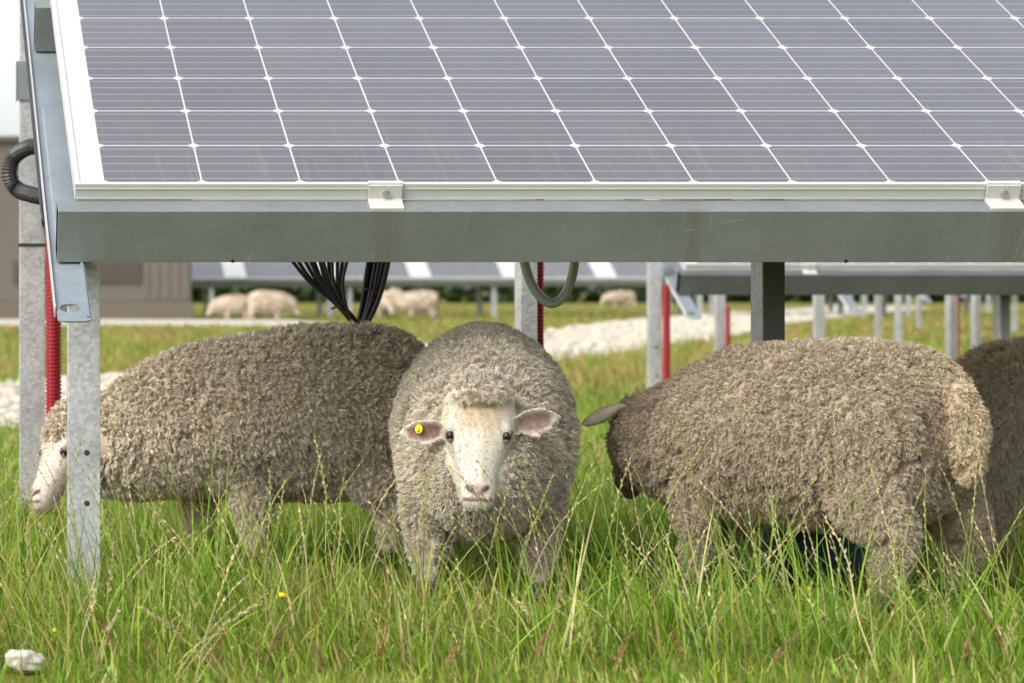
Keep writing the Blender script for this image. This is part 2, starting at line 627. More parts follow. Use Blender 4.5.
def row_table(px_left, D, label, posts, dz, tall=()):
    """posts: (kid index among posts, px, distance)"""
    t = copy_tree(front)
    t.location = ((px_left - PX0) * D / F, D, dz)
    t['label'] = label
    cand = [c for c in kids(t) if c.name.startswith('post')]
    ps = [min(cand, key=lambda o: (o.location.x - x) ** 2 + (o.location.y - y) ** 2) for x, y in ((.03, .13), (1.717, .73), (0, 0), (0, 0), (.001, 2.33), (1.478, 2.33))]
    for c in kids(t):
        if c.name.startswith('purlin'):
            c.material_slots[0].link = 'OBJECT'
            c.material_slots[0].material = M['beam_shaded']
    for i, px, d in posts:
        ps[i].location.x = (px - PX0) * d / F - t.location.x
        ps[i].location.y = d - D
        if i in tall:
            ps[i].scale.z = 1.42
    return t


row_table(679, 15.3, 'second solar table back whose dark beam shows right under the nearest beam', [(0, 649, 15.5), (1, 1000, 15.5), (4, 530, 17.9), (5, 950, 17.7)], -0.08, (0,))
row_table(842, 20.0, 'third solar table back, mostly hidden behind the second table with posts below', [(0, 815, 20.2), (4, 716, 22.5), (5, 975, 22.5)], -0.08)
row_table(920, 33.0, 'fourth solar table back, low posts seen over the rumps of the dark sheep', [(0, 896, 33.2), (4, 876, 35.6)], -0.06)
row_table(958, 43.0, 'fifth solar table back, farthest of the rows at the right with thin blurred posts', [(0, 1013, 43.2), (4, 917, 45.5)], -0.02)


def make_far_table():
    t = empty('solar_table', (0, 0, 0))
    n, w, h = 4, 2.03, 2.3
    for k in range(n):
        panel(t, 0.04 + k * (w + 0.05), 0.0, M['pv_far'], w, h)
    # white gap rails between the panels
    for k in range(1, n):
        gb = MB()
        gb.box((0, -0.02, -0.006), (0.16, h, 0.004))
        g = gb.build('gap_rail', M['alu'])
        child_at(g, t, SL @ Matrix.Translation((0.04 + k * (w + 0.05) - 0.105, 0, 0)))
    for v in (-0.060, 1.9):
        purlin(t, v, n * (w + 0.05) + 0.05)
    for k in range(3):
        x = 0.3 + k * 3.7
        post(t, x, 0.13, 0.70, 0.11, 0.08, 'back')
        post(t, x, 1.75, 1.45, 0.11, 0.08, 'back')
    return t


far0 = make_far_table()
FG = 'solar tables of the far rows'
DF = 64.0
far_specs = [(150, DF, 'far solar table beside the taupe building above the two grazing pale sheep'),
             (521, DF, 'far solar table seen above the grey U-shaped conduit'),
             (895, DF, 'far solar table at the end of the first distant row behind thin posts'),
             (60, 76.0, 'solar table of the last row partly behind the taupe building'),
             (380, 76.0, 'solar table of the last row above the pale sheep beside the black cables'),
             (700, 76.0, 'solar table of the last row seen between the posts of the second table')]
for i, (px, d, lab) in enumerate(far_specs):
    t = far0 if i == 0 else copy_tree(far0)
    x = (px - PX0) * d / F
    t.location = (x, d, float(ground_z(x, d)) + 0.0)
    tag(t, lab, 'solar panel table', FG)

# ------------------------------------------------------------------ pipes, cables, hose
def ribbed_pipe(name, x, y, z0, z1, r, mat):
    mb = MB()
    n = int((z1 - z0) / 0.0112)
    pts, rr = [], []
    for i in range(n):
        z = z0 + (z1 - z0) * i / n
        pts += [(x, y, z), (x, y, z + 0.0045), (x, y, z + 0.0062), (x, y, z + 0.0098)]
        rr += [r, r, r * 0.83, r * 0.83]
    mb.tube(pts, rr, 14)
    return mb.build(name, mat)


RG = 'red conduits rising beside the posts'
p = at(53.5, 8.36)
o = ribbed_pipe('red_conduit', p.x, p.y, -0.1, 1.6, 0.0245, M['red'])
tag(o, 'red corrugated conduit rising beside the post behind the nearest left post', 'conduit', RG)
for px, d, lab, r in ((540.5, 8.44, 'red conduit beside the pale post behind the grey U-shaped conduit', 0.0105),
                      (666.5, 15.45, 'red conduit beside the post left of the dark sheep shoulder', 0.022),
                      (728, 22.45, 'thin red conduit on the post above the dark sheep with an ear sticking out', 0.020),
                      (959, 17.65, 'reddish conduit against the dark post above the rump of the right sheep', 0.0065)):
    p = at(px, d)
    o = ribbed_pipe('red_conduit', p.x, p.y, -0.2, 1.2 if d < 10 else (0.70 if d < 18 else 0.55), r, M['red'])
    tag(o, lab, 'conduit', RG)

# corrugated black hose looping out by the rear post
hb = MB()
path = smooth_path([at(66, 8.1, 128), at(48, 8.12, 146), at(30, 8.15, 147), at(15, 8.2, 156), at(9, 8.2, 174), at(17, 8.2, 189), at(33, 8.15, 195), at(52, 8.1, 199), at(70, 8.05, 205)], 14)
pts, rr = [], []
for i in range(len(path)):
    pts.append(path[i])
    rr.append(0.021 if i % 2 == 0 else 0.0245)
hb.tube(pts, rr, 12)
tag(hb.build('corrugated_hose', M['hose'], smooth=False), 'black corrugated hose looping out beside the tall left post', 'hose')

# grey U conduit
ub = MB()
path = smooth_path([at(517, 6.75, 200), at(521, 6.75, 240), at(526, 6.75, 268), at(535, 6.75, 290), at(549, 6.75, 303), at(562, 6.75, 298), at(571, 6.75, 280), at(575, 6.75, 255), at(577, 6.75, 200)], 8)
ub.tube(path, 0.0115, 14)
tag(ub.build('grey_conduit', M['conduit'], smooth=True), 'smooth grey conduit hanging in a U below the beam', 'conduit')

# bundle of black cables behind the beam
cbn = empty('cable_bundle', at(352, 7.12, 335))
tag(cbn, 'bundle of black cables hanging in a V above the back of the left sheep', 'cables')
inv = Matrix.Translation(-cbn.location)
tops_l = [276, 284, 294, 301, 306, 314, 319, 326, 331, 338, 345, 352]
for i, px in enumerate(tops_l):
    mb = MB()
    j = random.uniform(-1, 1)
    dd = 7.12 + random.uniform(-0.03, 0.03)
    tx = 368 + (i % 6) * 4.0 + random.uniform(-1, 1)
    pts = [at(px - 14 + (px - 315) * 0.25, dd, 215), at(px + (330 - px) * 0.14, dd, 250), at(328 + (px - 318) * 0.46 + j, dd, 281 + j), at(341 + (i - 6) * 0.9, dd, 304),
           at(351 + (i % 5) * 1.4, dd, 322), at(357 + (i % 4) * 0.8, dd, 331 + (i % 3)), at(352 + (tx - 374) * .5 + 9, dd, 322), at(357 + (tx - 374) * 0.8 + 10, dd, 300), at(tx - 2, dd, 272), at(tx + 3, dd, 240), at(tx + 6, dd, 200)]
    pts = [inv @ p for p in smooth_path(pts, 6)]
    mb.tube(pts, 0.0046, 8)
    mb.build('cable', M['cable'], cbn, smooth=True)
for c, e in ((at(339, 7.12, 306), 0.020), (at(369, 7.12, 288), 0.020)):
    c = inv @ c
    tb = MB()
    pts = [c + Vector((math.cos(a) * e, math.sin(a) * 0.03, math.cos(a) * 0.007)) for a in np.linspace(0, 2 * math.pi, 20)]
    tb.tube(pts, 0.0022, 6)
    tb.build('cable_tie', M['cable'], cbn)

# ------------------------------------------------------------------ ground, gravel, building, hedge, tub, stones, flowers
def ground_material():
    t = NT('meadow_soil')
    co = t.obj()
    a = t.noise(0.35, 5, 0.6, co)
    b = t.noise(6, 6, 0.7, co)
    c = t.noise(60, 5, 0.7, co)
    col = t.ramp(a, [(0.35, (0.13, 0.165, 0.02)), (0.5, (0.26, 0.22, 0.04)), (0.62, (0.17, 0.20, 0.028))])
    col = t.mix(t.math('MULTIPLY', b, 0.6), col, (0.10, 0.085, 0.025))
    col = t.mix(t.math('MULTIPLY', c, 0.4), col, (0.04, 0.05, 0.012))
    t.bsdf(col, 0.95, 0, 0.1, c, 0.6, 0.03)
    return t.m


xs = np.concatenate([np.linspace(-600, -20, 30), np.linspace(-18, 40, 90), np.linspace(44, 600, 30)])
ys = np.concatenate([np.linspace(-20, 2, 12), np.linspace(2.5, 30, 110), np.linspace(31, 80, 60), np.linspace(85, 1500, 40)])
gx, gy = np.meshgrid(xs, ys)
gz = ground_z(gx, gy)
gp = np.stack([gx.ravel(), gy.ravel(), gz.ravel()], 1)
gz = gp[:, 2] + 0.012 * vnoise(gp * [1, 1, 0], 1.7, 3) * (np.abs(gp[:, 1]) < 60)
gp[:, 2] = gz
nx, ny = len(xs), len(ys)
idx = np.arange(nx * ny).reshape(ny, nx)
gf = np.stack([idx[:-1, :-1].ravel(), idx[:-1, 1:].ravel(), idx[1:, 1:].ravel(), idx[1:, :-1].ravel()], 1)
g = link_mesh('ground', np_mesh('ground', gp, gf, True), ground_material())
tag(g, kind='structure')

# gravel track: centre line (x, d) and half widths along d
TRACK = [(-6.0, 16.5, 3.4), (-2.0, 17.0, 3.6), (0.5, 18.3, 3.7), (2.0, 20.8, 4.0), (4.0, 26.0, 3.8), (6.5, 32.0, 3.3), (9.9, 40, 3.9), (13.6, 50, 4.2), (17.5, 60, 4.5), (25.9, 82, 5.5), (40, 118, 7.0)]
tr = np.array(TRACK)


def in_track(x, y, pad=0.0):
    yc = np.interp(x, tr[:, 0], tr[:, 1])
    hw = np.interp(x, tr[:, 0], tr[:, 2])
    wob = 0.25 * hw * vnoise(np.stack([x, y, 0 * x], 1), 0.7, 5)
    m1 = np.abs(y - yc) < hw + wob + pad
    m2 = (np.abs(y - 53.0) < 5.2 + pad * 2) & (x < 7.2 + 0.2 * (y - 53)) & (x > -30)
    return m1 | m2


def ribbon_mesh(name, cl, mat):
    vs, fs = [], []
    for i, (x, yc, hw) in enumerate(cl):
        for k in range(9):
            y = yc + hw * (k / 4 - 1)
            vs.append((x, y, 0))
    vs = np.array(vs, dtype=float)
    n = len(cl)
    f = [(i * 9 + k, (i + 1) * 9 + k, (i + 1) * 9 + k + 1, i * 9 + k + 1) for i in range(n - 1) for k in range(8)]
    vs[:, 2] = ground_z(vs[:, 0], vs[:, 1]) + 0.03 + 0.012 * vnoise(vs, 1.3, 9)
    e = np.zeros(len(vs), bool)
    e[0::9] = True
    e[8::9] = True
    vs[e, 1] += 0.4 * vnoise(vs[e], 0.9, 4)
    vs[e, 2] -= 0.05
    o = link_mesh(name, np_mesh(name, vs, np.array(f), True), mat)
    tag(o, kind='structure')
    return o


fine_x = np.arange(-6, 38, 0.4)
ribbon_mesh('gravel_track', [(x, np.interp(x, tr[:, 0], tr[:, 1]), np.interp(x, tr[:, 0], tr[:, 2]) * 0.95) for x in fine_x], M['gravel'])
ribbon_mesh('gravel_yard', [(x, 53.0, 5.0) for x in np.arange(-30, 7.3, 0.6)], M['gravel'])

# loose limestone on the tracks
def stone_shape(sub=1):
    import bmesh
    bm = bmesh.new()
    bmesh.ops.create_icosphere(bm, subdivisions=sub, radius=1)
    v = np.array([p.co[:] for p in bm.verts])
    f = np.array([[q.index for q in p.verts] for p in bm.faces])
    bm.free()
    return v, f


sv, sf = stone_shape(1)
N = 29000
sx = rng.uniform(-6, 22, N)
yc = np.interp(sx, tr[:, 0], tr[:, 1])
hw = np.interp(sx, tr[:, 0], tr[:, 2])
sy = yc + hw * rng.uniform(-1.08, 1.08, N)
keep = in_track(sx, sy, 0.2)
sx, sy = sx[keep], sy[keep]
n = len(sx)
sz = ground_z(sx, sy) + 0.03
size = rng.lognormal(math.log(0.030), 0.45, n).clip(0.015, 0.10)
ang = rng.uniform(0, 6.28, n)
sc = np.stack([rng.uniform(.8, 1.4, n), rng.uniform(.7, 1.2, n), rng.uniform(.35, .7, n)], 1) * size[:, None]
jit = 1 + 0.25 * rng.uniform(-1, 1, (n, len(sv)))
loc = sv[None] * jit[..., None] * sc[:, None]
ca, sa = np.cos(ang)[:, None], np.sin(ang)[:, None]
loc = np.stack([loc[..., 0] * ca - loc[..., 1] * sa, loc[..., 0] * sa + loc[..., 1] * ca, loc[..., 2]], 2)
allv = (loc + np.stack([sx, sy, sz], 1)[:, None]).reshape(-1, 3)
allf = (sf[None] + (np.arange(n) * len(sv))[:, None, None]).reshape(-1, 3)
o = link_mesh('gravel', np_mesh('gravel', allv, allf), M['gravel'])
tag(o, 'pale loose limestone strewn along the track', 'gravel', kind='stuff')

# taupe plant building
BR = at(192, 57).x
bld = empty('plant_building', (BR - 6.0, 57.0, float(ground_z(BR, 57)) - 0.05))
tag(bld, 'low taupe equipment building with ribbed cladding behind the left post', 'building')
mb = MB()
HB = 3.62
mb.box((-6.0, 0.03, 0.42), (6.0, 5.0, HB))
mb.build('wall', M['building'], bld, bevel=0.02)
pb = MB()
pb.box((-6.03, 0.0, -0.3), (6.03, 5.03, 0.42))
pb.build('plinth', M['plinth'], bld, bevel=0.02)
rb = MB()
rb.box((-6.1, -0.08, HB), (6.1, 5.1, HB + 0.12))
rb.build('roof', M['vent'], bld, bevel=0.02)
for x0, nrib in ((5.02, 5), (0.9, 4), (-3.2, 5)):
    r2 = MB()
    for k in range(nrib):
        r2.box((x0 + k * 0.2, 0.012, 0.5), (x0 + k * 0.2 + 0.13, 0.05, HB - 0.1))
    r2.build('ribbed_cladding', M['building'], bld, bevel=0.01)
for x0 in (4.12, 2.42, -0.9, -4.4):
    d = MB()
    d.box((x0, -0.012, 0.80), (x0 + 0.86, 0.03, 1.24))
    for k in range(7):
        d.box((x0 + 0.03, -0.03, 0.83 + k * 0.06), (x0 + 0.83, -0.012, 0.85 + k * 0.06))
    d.build('vent_panel', M['vent'], bld)

# far hedge
def leaf_cloud(n, lo, hi, size, seed):
    r = np.random.default_rng(seed)
    c = r.uniform(lo, hi, (n, 3))
    a = r.normal(size=(n, 3))
    b = r.normal(size=(n, 3))
    a /= np.linalg.norm(a, axis=1)[:, None]
    b = np.cross(a, b)
    b /= np.linalg.norm(b, axis=1)[:, None]
    s = size * r.uniform(.5, 1.3, (n, 1))
    v = np.stack([c - a * s, c + b * s * .6, c + a * s, c - b * s * .6], 1)
    return c, v


c, v = leaf_cloud(60000, (-190, 148, 0), (270, 153, 1), 0.42, 5)
hh = 3.2 + 1.6 * vnoise(c * [1, 0, 0], 0.12, 8) + 0.8 * vnoise(c * [1, 0, 0], 0.6, 9)
dz = (c[:, 2] * hh - c[:, 2])[:, None]
v[..., 2] += dz
o = link_mesh('hedge', np_mesh('hedge', v.reshape(-1, 3), np.arange(len(v) * 4).reshape(-1, 4)), None)
set_color(o.data, np.repeat(np.array([[0.035, 0.065, 0.018]]) * rng.uniform(.6, 1.5, (len(v), 1)), 4, 0))
o.data.materials.append(M['grass'])
tag(o, 'far dark green hedge along the horizon behind the panel rows', 'hedge', kind='stuff')

# teal tub behind the right sheep
tb = empty('feed_tub', at(818, 6.48))
tag(tb, 'dark teal plastic tub in the grass behind the legs of the right sheep', 'tub')
mb = MB()
n = 28
prof = [(0.105, 0.0), (0.125, 0.125), (0.135, 0.127), (0.135, 0.138), (0.118, 0.138), (0.098, 0.012)]
vs = [(r * .86 * math.cos(2 * math.pi * k / n), r * 0.9 * math.sin(2 * math.pi * k / n), z) for r, z in prof for k in range(n)]
fs = [(i * n + k, i * n + (k + 1) % n, (i + 1) * n + (k + 1) % n, (i + 1) * n + k) for i in range(len(prof) - 1) for k in range(n)]
fs += [tuple(range(n))[::-1], tuple(range((len(prof) - 1) * n, len(prof) * n))]
mb.add(vs, fs)
mb.build('bowl', M['tub'], tb, smooth=False)

# white stones at the lower left
def rock(name, loc, sc, seed, label, group):
    v, f = stone_shape(4)
    d = 1 + 0.30 * vnoise(v, 1.7, seed) + 0.13 * vnoise(v, 3.6, seed + 1) + 0.08 * vnoise(v, 9, seed + 2) + 0.03 * vnoise(v, 22, seed + 3)
    v = v * d[:, None] * np.array(sc)
    o = link_mesh(name, np_mesh(name, v, f, True), M['stone'])
    o.location = loc
    tag(o, label, 'stone', group)


rock('white_stone', at(25, 4.93) + Vector((0, 0, 0.022)), (0.036, 0.026, 0.019), 7, 'lumpy flat white stone lying in the grass at the lower left corner', None)


def flower(loc, r, label, nod):
    t = empty('yellow_flower', (loc.x, loc.y, 0))
    tag(t, label, 'flower', 'yellow flowers in the grass')
    s = MB()
    s.tube(smooth_path([(0.03, 0.01, 0), (0.012, 0.0, loc.z * 0.6), (0, 0, loc.z)], 6), 0.0013, 6)
    s.build('stem', M['stem'], t)
    p = MB()
    for ring, (nn, rr, hgt) in enumerate(((14, r, 0.002), (10, r * .7, 0.006), (6, r * .4, 0.009))):
        for k in range(nn):
            a = 2 * math.pi * (k + ring * .4) / nn
            ca, sa = math.cos(a), math.sin(a)
            w = rr * 0.22
            p.add([(ca * .001 + 0, sa * .001, loc.z), (ca * rr * .6 - sa * w, sa * rr * .6 + ca * w, loc.z + hgt * .8), (ca * rr, sa * rr, loc.z + hgt), (ca * rr * .6 + sa * w, sa * rr * .6 - ca * w, loc.z + hgt * .8)], [(0, 1, 2, 3)])
    me = p.build('petal_head', M['petal'], t)
    return t


M['stem'] = simple('flower_stem', (0.10, 0.20, 0.03), 0.6)
flower(at(282, 5.35, 597), 0.0135, 'yellow dandelion-like flower in the grass below the left sheep', 0)
flower(at(55, 5.0, 632), 0.006, 'tiny yellow flower in the grass below the nearest left post', 0)

# ------------------------------------------------------------------ sheep
class Body:
    """closed tapered tubes that are fused into one continuous skin"""

    def __init__(self):
        self.v, self.f, self.c, self.w = [], [], [], []
        self.n = 0

    def add(self, v, f, c, w):
        self.v.append(np.asarray(v, float))
        self.f.append(np.asarray(f, int) + self.n)
        self.c.append(np.asarray(c, float))
        self.w.append(np.asarray(w, float))
        self.n += len(v)

    def loft(self, st, ref=(0, 0, 1), ring=28, sub=4, power=1.0, egg=0.0):
        """stations: (x, y, z, half width, up, down, wool, (r, g, b))"""
        A = np.array([list(s[:7]) + list(s[7]) for s in st], float)
        n = len(A)
        P = np.vstack([2 * A[0] - A[1], A, 2 * A[-1] - A[-2]])
        out = []
        for i in range(1, n):
            for k in range(sub):
                t = k / sub
                a, b, c, d = P[i - 1], P[i], P[i + 1], P[i + 2]
                q = .5 * (2 * b + (c - a) * t + (2 * a - 5 * b + 4 * c - d) * t * t + (3 * b - a - 3 * c + d) * t ** 3)
                q[6:] = b[6:] * (1 - t) + c[6:] * t
                out.append(q)
        out.append(A[-1])
        Q = np.array(out)
        Q[:, 3:6] = np.maximum(Q[:, 3:6], 0.003)
        c = Q[:, :3]
        T = np.gradient(c, axis=0)
        T /= np.linalg.norm(T, axis=1)[:, None]
        ref = np.array(ref, float)
        U = ref[None] - (T @ ref)[:, None] * T
        U /= np.linalg.norm(U, axis=1)[:, None]
        S = np.cross(U, T)
        th = np.arange(ring) * 2 * math.pi / ring
        cs, sn = np.cos(th), np.sin(th)
        cs = np.sign(cs) * np.abs(cs) ** power
        sn = np.sign(sn) * np.abs(sn) ** power
        hh = np.where(sn[None] > 0, Q[:, 4:5], Q[:, 5:6])
        v = c[:, None] + S[:, None] * (Q[:, 3:4] * (cs * (1 - egg * np.clip(sn, 0, 1) ** 1.3))[None])[..., None] + U[:, None] * (hh * sn[None])[..., None]
        m = len(Q)
        f = []
        for i in range(m - 1):
            for k in range(ring):
                a, b = i * ring + k, i * ring + (k + 1) % ring
                f += [(a, b, b + ring), (a, b + ring, a + ring)]
        V = np.vstack([v.reshape(-1, 3), c[0] - T[0] * Q[0, 4] * .25, c[-1] + T[-1] * Q[-1, 4] * .35])
        e0, e1 = m * ring, m * ring + 1
        for k in range(ring):
            f += [(e0, (k + 1) % ring, k), (e1, (m - 1) * ring + k, (m - 1) * ring + (k + 1) % ring)]
        w = np.concatenate([np.repeat(Q[:, 6], ring), [Q[0, 6], Q[-1, 6]]])
        col = np.vstack([np.repeat(Q[:, 7:10], ring, 0), Q[0, 7:10], Q[-1, 7:10]])
        self.add(V, f, col, w)

    def ear(self, base, tip, facing, hw, cup=0.012, outer=(.5, .42, .33), inner=(.42, .25, .21), th=0.0045):
        base, tip, facing = np.array(base), np.array(tip), np.array(facing, float)
        ax = tip - base
        L = np.linalg.norm(ax)
        ax /= L
        facing = facing - ax * (facing @ ax)
        facing /= np.linalg.norm(facing)
        sd = np.cross(facing, ax)
        shape = [(0, .42), (.12, .55), (.3, .88), (.5, 1), (.7, .86), (.86, .56), (.96, .25), (1, .08)]
        ts = np.linspace(0, 1, 16)
        ws = np.interp(ts, [a for a, b in shape], [b for a, b in shape]) * hw
        nr = 24
        V, C = [], []
        for t, w in zip(ts, ws):
            ctr = base + ax * L * t + facing * (0.006 * math.sin(math.pi * t))
            for k in range(nr):
                a = 2 * math.pi * k / nr
                x = math.cos(a)
                bend = (x * x - .35) * cup * (1 - .45 * t) * min(1, w / hw * 1.4)
                y = math.sin(a) * th + bend
                V.append(ctr + sd * x * w + facing * y)
                C.append(inner if (math.sin(a) > 0.15 and abs(x) < 0.66 and .05 < t < .86) else outer)
        n = len(ts)
        f = []
        for i in range(n - 1):
            for k in range(nr):
                a, b = i * nr + k, i * nr + (k + 1) % nr
                f += [(a, b, b + nr), (a, b + nr, a + nr)]
        V += [base - ax * .01, tip + ax * .002]
        C += [outer, outer]
        e0, e1 = n * nr, n * nr + 1
        for k in range(nr):
            f += [(e0, (k + 1) % nr, k), (e1, (n - 1) * nr + k, (n - 1) * nr + (k + 1) % nr)]
        self.add(V, f, C, np.zeros(len(V)))

    def fuse(self, name, voxel, smooth_it=2, lump=0.0, seed=0, spots=(), crack=0.0, fscale=24):
        V = np.vstack(self.v)
        Fc = np.vstack(self.f)
        C = np.vstack(self.c)
        W = np.concatenate(self.w)
        me = np_mesh('tmp', V, Fc)
        import bmesh
        bm = bmesh.new()
        bm.from_mesh(me)
        bmesh.ops.recalc_face_normals(bm, faces=bm.faces[:])
        bm.to_mesh(me)
        bm.free()
        o = bpy.data.objects.new('tmp', me)
        COL.objects.link(o)
        md = o.modifiers.new('r', 'REMESH')
        md.mode = 'VOXEL'
        md.voxel_size = voxel
        md.adaptivity = 0
        sm = o.modifiers.new('s', 'SMOOTH')
        sm.factor = 0.5
        sm.iterations = smooth_it
        dg = bpy.context.evaluated_depsgraph_get()
        out = bpy.data.meshes.new_from_object(o.evaluated_get(dg))
        bpy.data.objects.remove(o)
        bpy.data.meshes.remove(me)
        n = len(out.vertices)
        co = np.zeros(n * 3, np.float32)
        out.vertices.foreach_get('co', co)
        co = co.reshape(-1, 3).astype(float)
        no = np.zeros(n * 3, np.float32)
        out.vertex_normals.foreach_get('vector', no)
        no = no.reshape(-1, 3).astype(float)
        kd = KDTree(len(V))
        for i, p in enumerate(V):
            kd.insert(p, i)
        kd.balance()
        near = np.array([[q[1] for q in kd.find_n(p, 3)] for p in co])
        col = C[near].mean(1)
        wool = W[near].mean(1)
        for (p, r, cc, s) in spots:
            p = np.array(p)
            r = np.array(r)
            d = np.linalg.norm((co - p) / r, axis=1)
            k = np.clip(1.35 - d, 0, 0.6) / 0.6 * s
            col = col * (1 - k[:, None]) + np.array(cc) * k[:, None]
        if lump > 0:
            g = vnoise(co * [1, 1, .6], 26, seed) * .6 + vnoise(co, 60, seed + 1) * .4
            co = co + no * (g * lump * np.clip(wool * 1.3 - .2, 0, 1))[:, None]
        if crack > 0:
            q = co + 0.02 * np.stack([vnoise(co, 9, seed + 5), vnoise(co, 9, seed + 6), vnoise(co, 9, seed + 7)], 1)
            fn = np.abs(vnoise(q * [1, 1, .30], fscale, seed + 2))
            co = co - no * (crack * np.clip(1 - fn / .18, 0, 1) * np.clip(wool * 2 - 1, 0, 1))[:, None]
        out.vertices.foreach_set('co', co.ravel().astype(np.float32))
        out.name = name
        out.materials.clear()
        out.polygons.foreach_set('use_smooth', np.ones(len(out.polygons), bool))
        out.update()
        set_color(out, col)
        return out, co, no, col, wool


def shade_under_fleece(me, col, wool):
    """paints gap shade into the hide below the fleece, bare hide elsewhere"""
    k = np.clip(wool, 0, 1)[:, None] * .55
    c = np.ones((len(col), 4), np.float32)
    c[:, :3] = col * (1 - k) + np.array([.13, .095, .065]) * k  # dark brown mixed in by wool weight, painted shade between locks
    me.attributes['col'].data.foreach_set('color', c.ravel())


def tri_arrays(me):
    me.calc_loop_triangles()
    t = np.zeros(len(me.loop_triangles) * 3, np.int32)
    me.loop_triangles.foreach_get('vertices', t)
    return t.reshape(-1, 3)


def fleece_mesh(name, me, co, col, wool, spacing, length, radius, K, width, droop, seed, folds=0.5, crimp=0.0015, shortf=1.0, lift=0.80, lay=0.62, minlen=0.40, rnd=.3, part=.005, freq=7.5, fscale=24, wander=.45, soil=.40, tipc=0.22, vary=0.16, thr=0.45, sink=0.004):
    """wool locks: each a bundle of crimped fibres that meet at a tip"""
    r = np.random.default_rng(seed)
    T = tri_arrays(me)
    n = len(co)
    no = np.zeros(n * 3, np.float32)
    me.vertex_normals.foreach_get('vector', no)
    no = no.reshape(-1, 3).astype(float)
    a, b, c = co[T[:, 0]], co[T[:, 1]], co[T[:, 2]]
    area = np.linalg.norm(np.cross(b - a, c - a), axis=1) / 2
    area = area * (wool[T].mean(1) > thr)
    tot = area.sum()
    m = int(tot / (spacing ** 2))
    ti = r.choice(len(T), size=m, p=area / tot)
    u, v = r.random(m), r.random(m)
    s = np.sqrt(u)
    w0, w1, w2 = 1 - s, s * (1 - v), s * v

    def ip(x):
        return x[T[ti, 0]] * w0[:, None] + x[T[ti, 1]] * w1[:, None] + x[T[ti, 2]] * w2[:, None]

    P, Nn, Cc = ip(co), ip(no), ip(col)
    Wl = ip(wool[:, None])[:, 0]
    Nn /= np.linalg.norm(Nn, axis=1)[:, None]
    # fold lines: locks part along noisy, mostly vertical cracks
    q = P + 0.02 * np.stack([vnoise(P, 9, seed + 5), vnoise(P, 9, seed + 6), vnoise(P, 9, seed + 7)], 1)
    fn = vnoise(q * [1, 1, .30], fscale, seed + 2)
    eps = 0.10 / fscale
    gr = np.stack([vnoise((q + e) * [1, 1, .30], fscale, seed + 2) - fn for e in np.eye(3) * eps], 1) / eps
    gr /= fscale
    ridge = np.abs(fn)                      # cracks where the noise crosses zero
    gl = gr / (np.linalg.norm(gr, axis=1)[:, None] + 1e-6)
    push = (np.clip(1 - ridge / .40, 0, 1) * part)[:, None] * gl * np.sign(fn)[:, None]
    P = P + push - (push * Nn).sum(1)[:, None] * Nn
    D = np.array([0, 0, -1.0]) * droop + np.array([-0.15, 0, 0])
    D = D + wander * np.stack([vnoise(P, 14, seed + 11), vnoise(P, 14, seed + 12), vnoise(P, 14, seed + 13)], 1)
    D = D - folds * gr * np.sign(fn)[:, None] * 0.30
    D = D + rnd * r.normal(size=(m, 3))
    D = D - (D * Nn).sum(1)[:, None] * Nn
    Ll = length * (0.75 + 0.5 * r.random(m)) * np.clip(0.36 + 3.0 * ridge * folds + (1 - folds) * .60, minlen, 1.15) * np.clip(Wl * 1.2, .35, 1) * shortf
    tip = P + Nn * (Ll * lift)[:, None] + D * (Ll * lay)[:, None]
    e1 = np.cross(Nn, r.normal(size=(m, 3)))
    e1 /= np.linalg.norm(e1, axis=1)[:, None]
    e2 = np.cross(Nn, e1)
    S = 5
    total = m * K
    rep = np.repeat(np.arange(m), K)
    rr = radius * np.sqrt(r.random(total))
    an = r.random(total) * 2 * math.pi
    off = e1[rep] * (rr * np.cos(an))[:, None] + e2[rep] * (rr * np.sin(an))[:, None]
    root = P[rep] + off - Nn[rep] * sink
    tp = tip[rep] + off * tipc + r.normal(size=(total, 3)) * 0.0016
    ph = (r.random(m) * 6.28)[rep] + r.normal(size=total) * .5
    U = np.linspace(0, 1, S)
    wd = r.normal(size=(total, 3))
    ax = tp - root
    wd = np.cross(ax, wd)
    wd /= np.linalg.norm(wd, axis=1)[:, None] + 1e-9
    verts = np.zeros((total, S, 2, 3), np.float32)
    for j, uu in enumerate(U):
        c0 = root * (1 - uu) + tp * uu + Nn[rep] * (0.15 * length * math.sin(math.pi * uu * .9)) + off * (0.45 * math.sin(math.pi * uu))
        cr = crimp * uu
        c0 = c0 + e1[rep] * (cr * np.sin(freq * uu + ph))[:, None] + e2[rep] * (cr * np.cos(freq * uu * .9 + ph))[:, None]
        hw_ = width * (1 - 0.55 * uu ** 2)
        verts[:, j, 0] = c0 - wd * hw_
        verts[:, j, 1] = c0 + wd * hw_
    base = (np.arange(total) * S * 2)[:, None]
    j = np.arange(S - 1)[None] * 2
    f = np.stack([base + j, base + j + 1, base + j + 3, base + j + 2], 2).reshape(-1, 4)
    fm = np_mesh(name, verts.reshape(-1, 3), f)
    lc = Cc * (1 + vary * r.normal(size=(m, 1))) * (1 + 0.12 * vnoise(P, 7, seed + 20)[:, None])
    dirt = np.clip(vnoise(P, 5, seed + 30) * .8 + vnoise(P, 19, seed + 31) * .5 - .12, 0, 1)[:, None] * soil
    lc = lc * (1 - dirt) + lc * np.array([[.72, .62, .48]]) * dirt
    sc = lc[rep] * (1 + min(.10, soil + .02) * r.normal(size=(total, 1)))
    set_color(fm, np.repeat(np.clip(sc, .02, .8), S * 2, 0))
    return fm


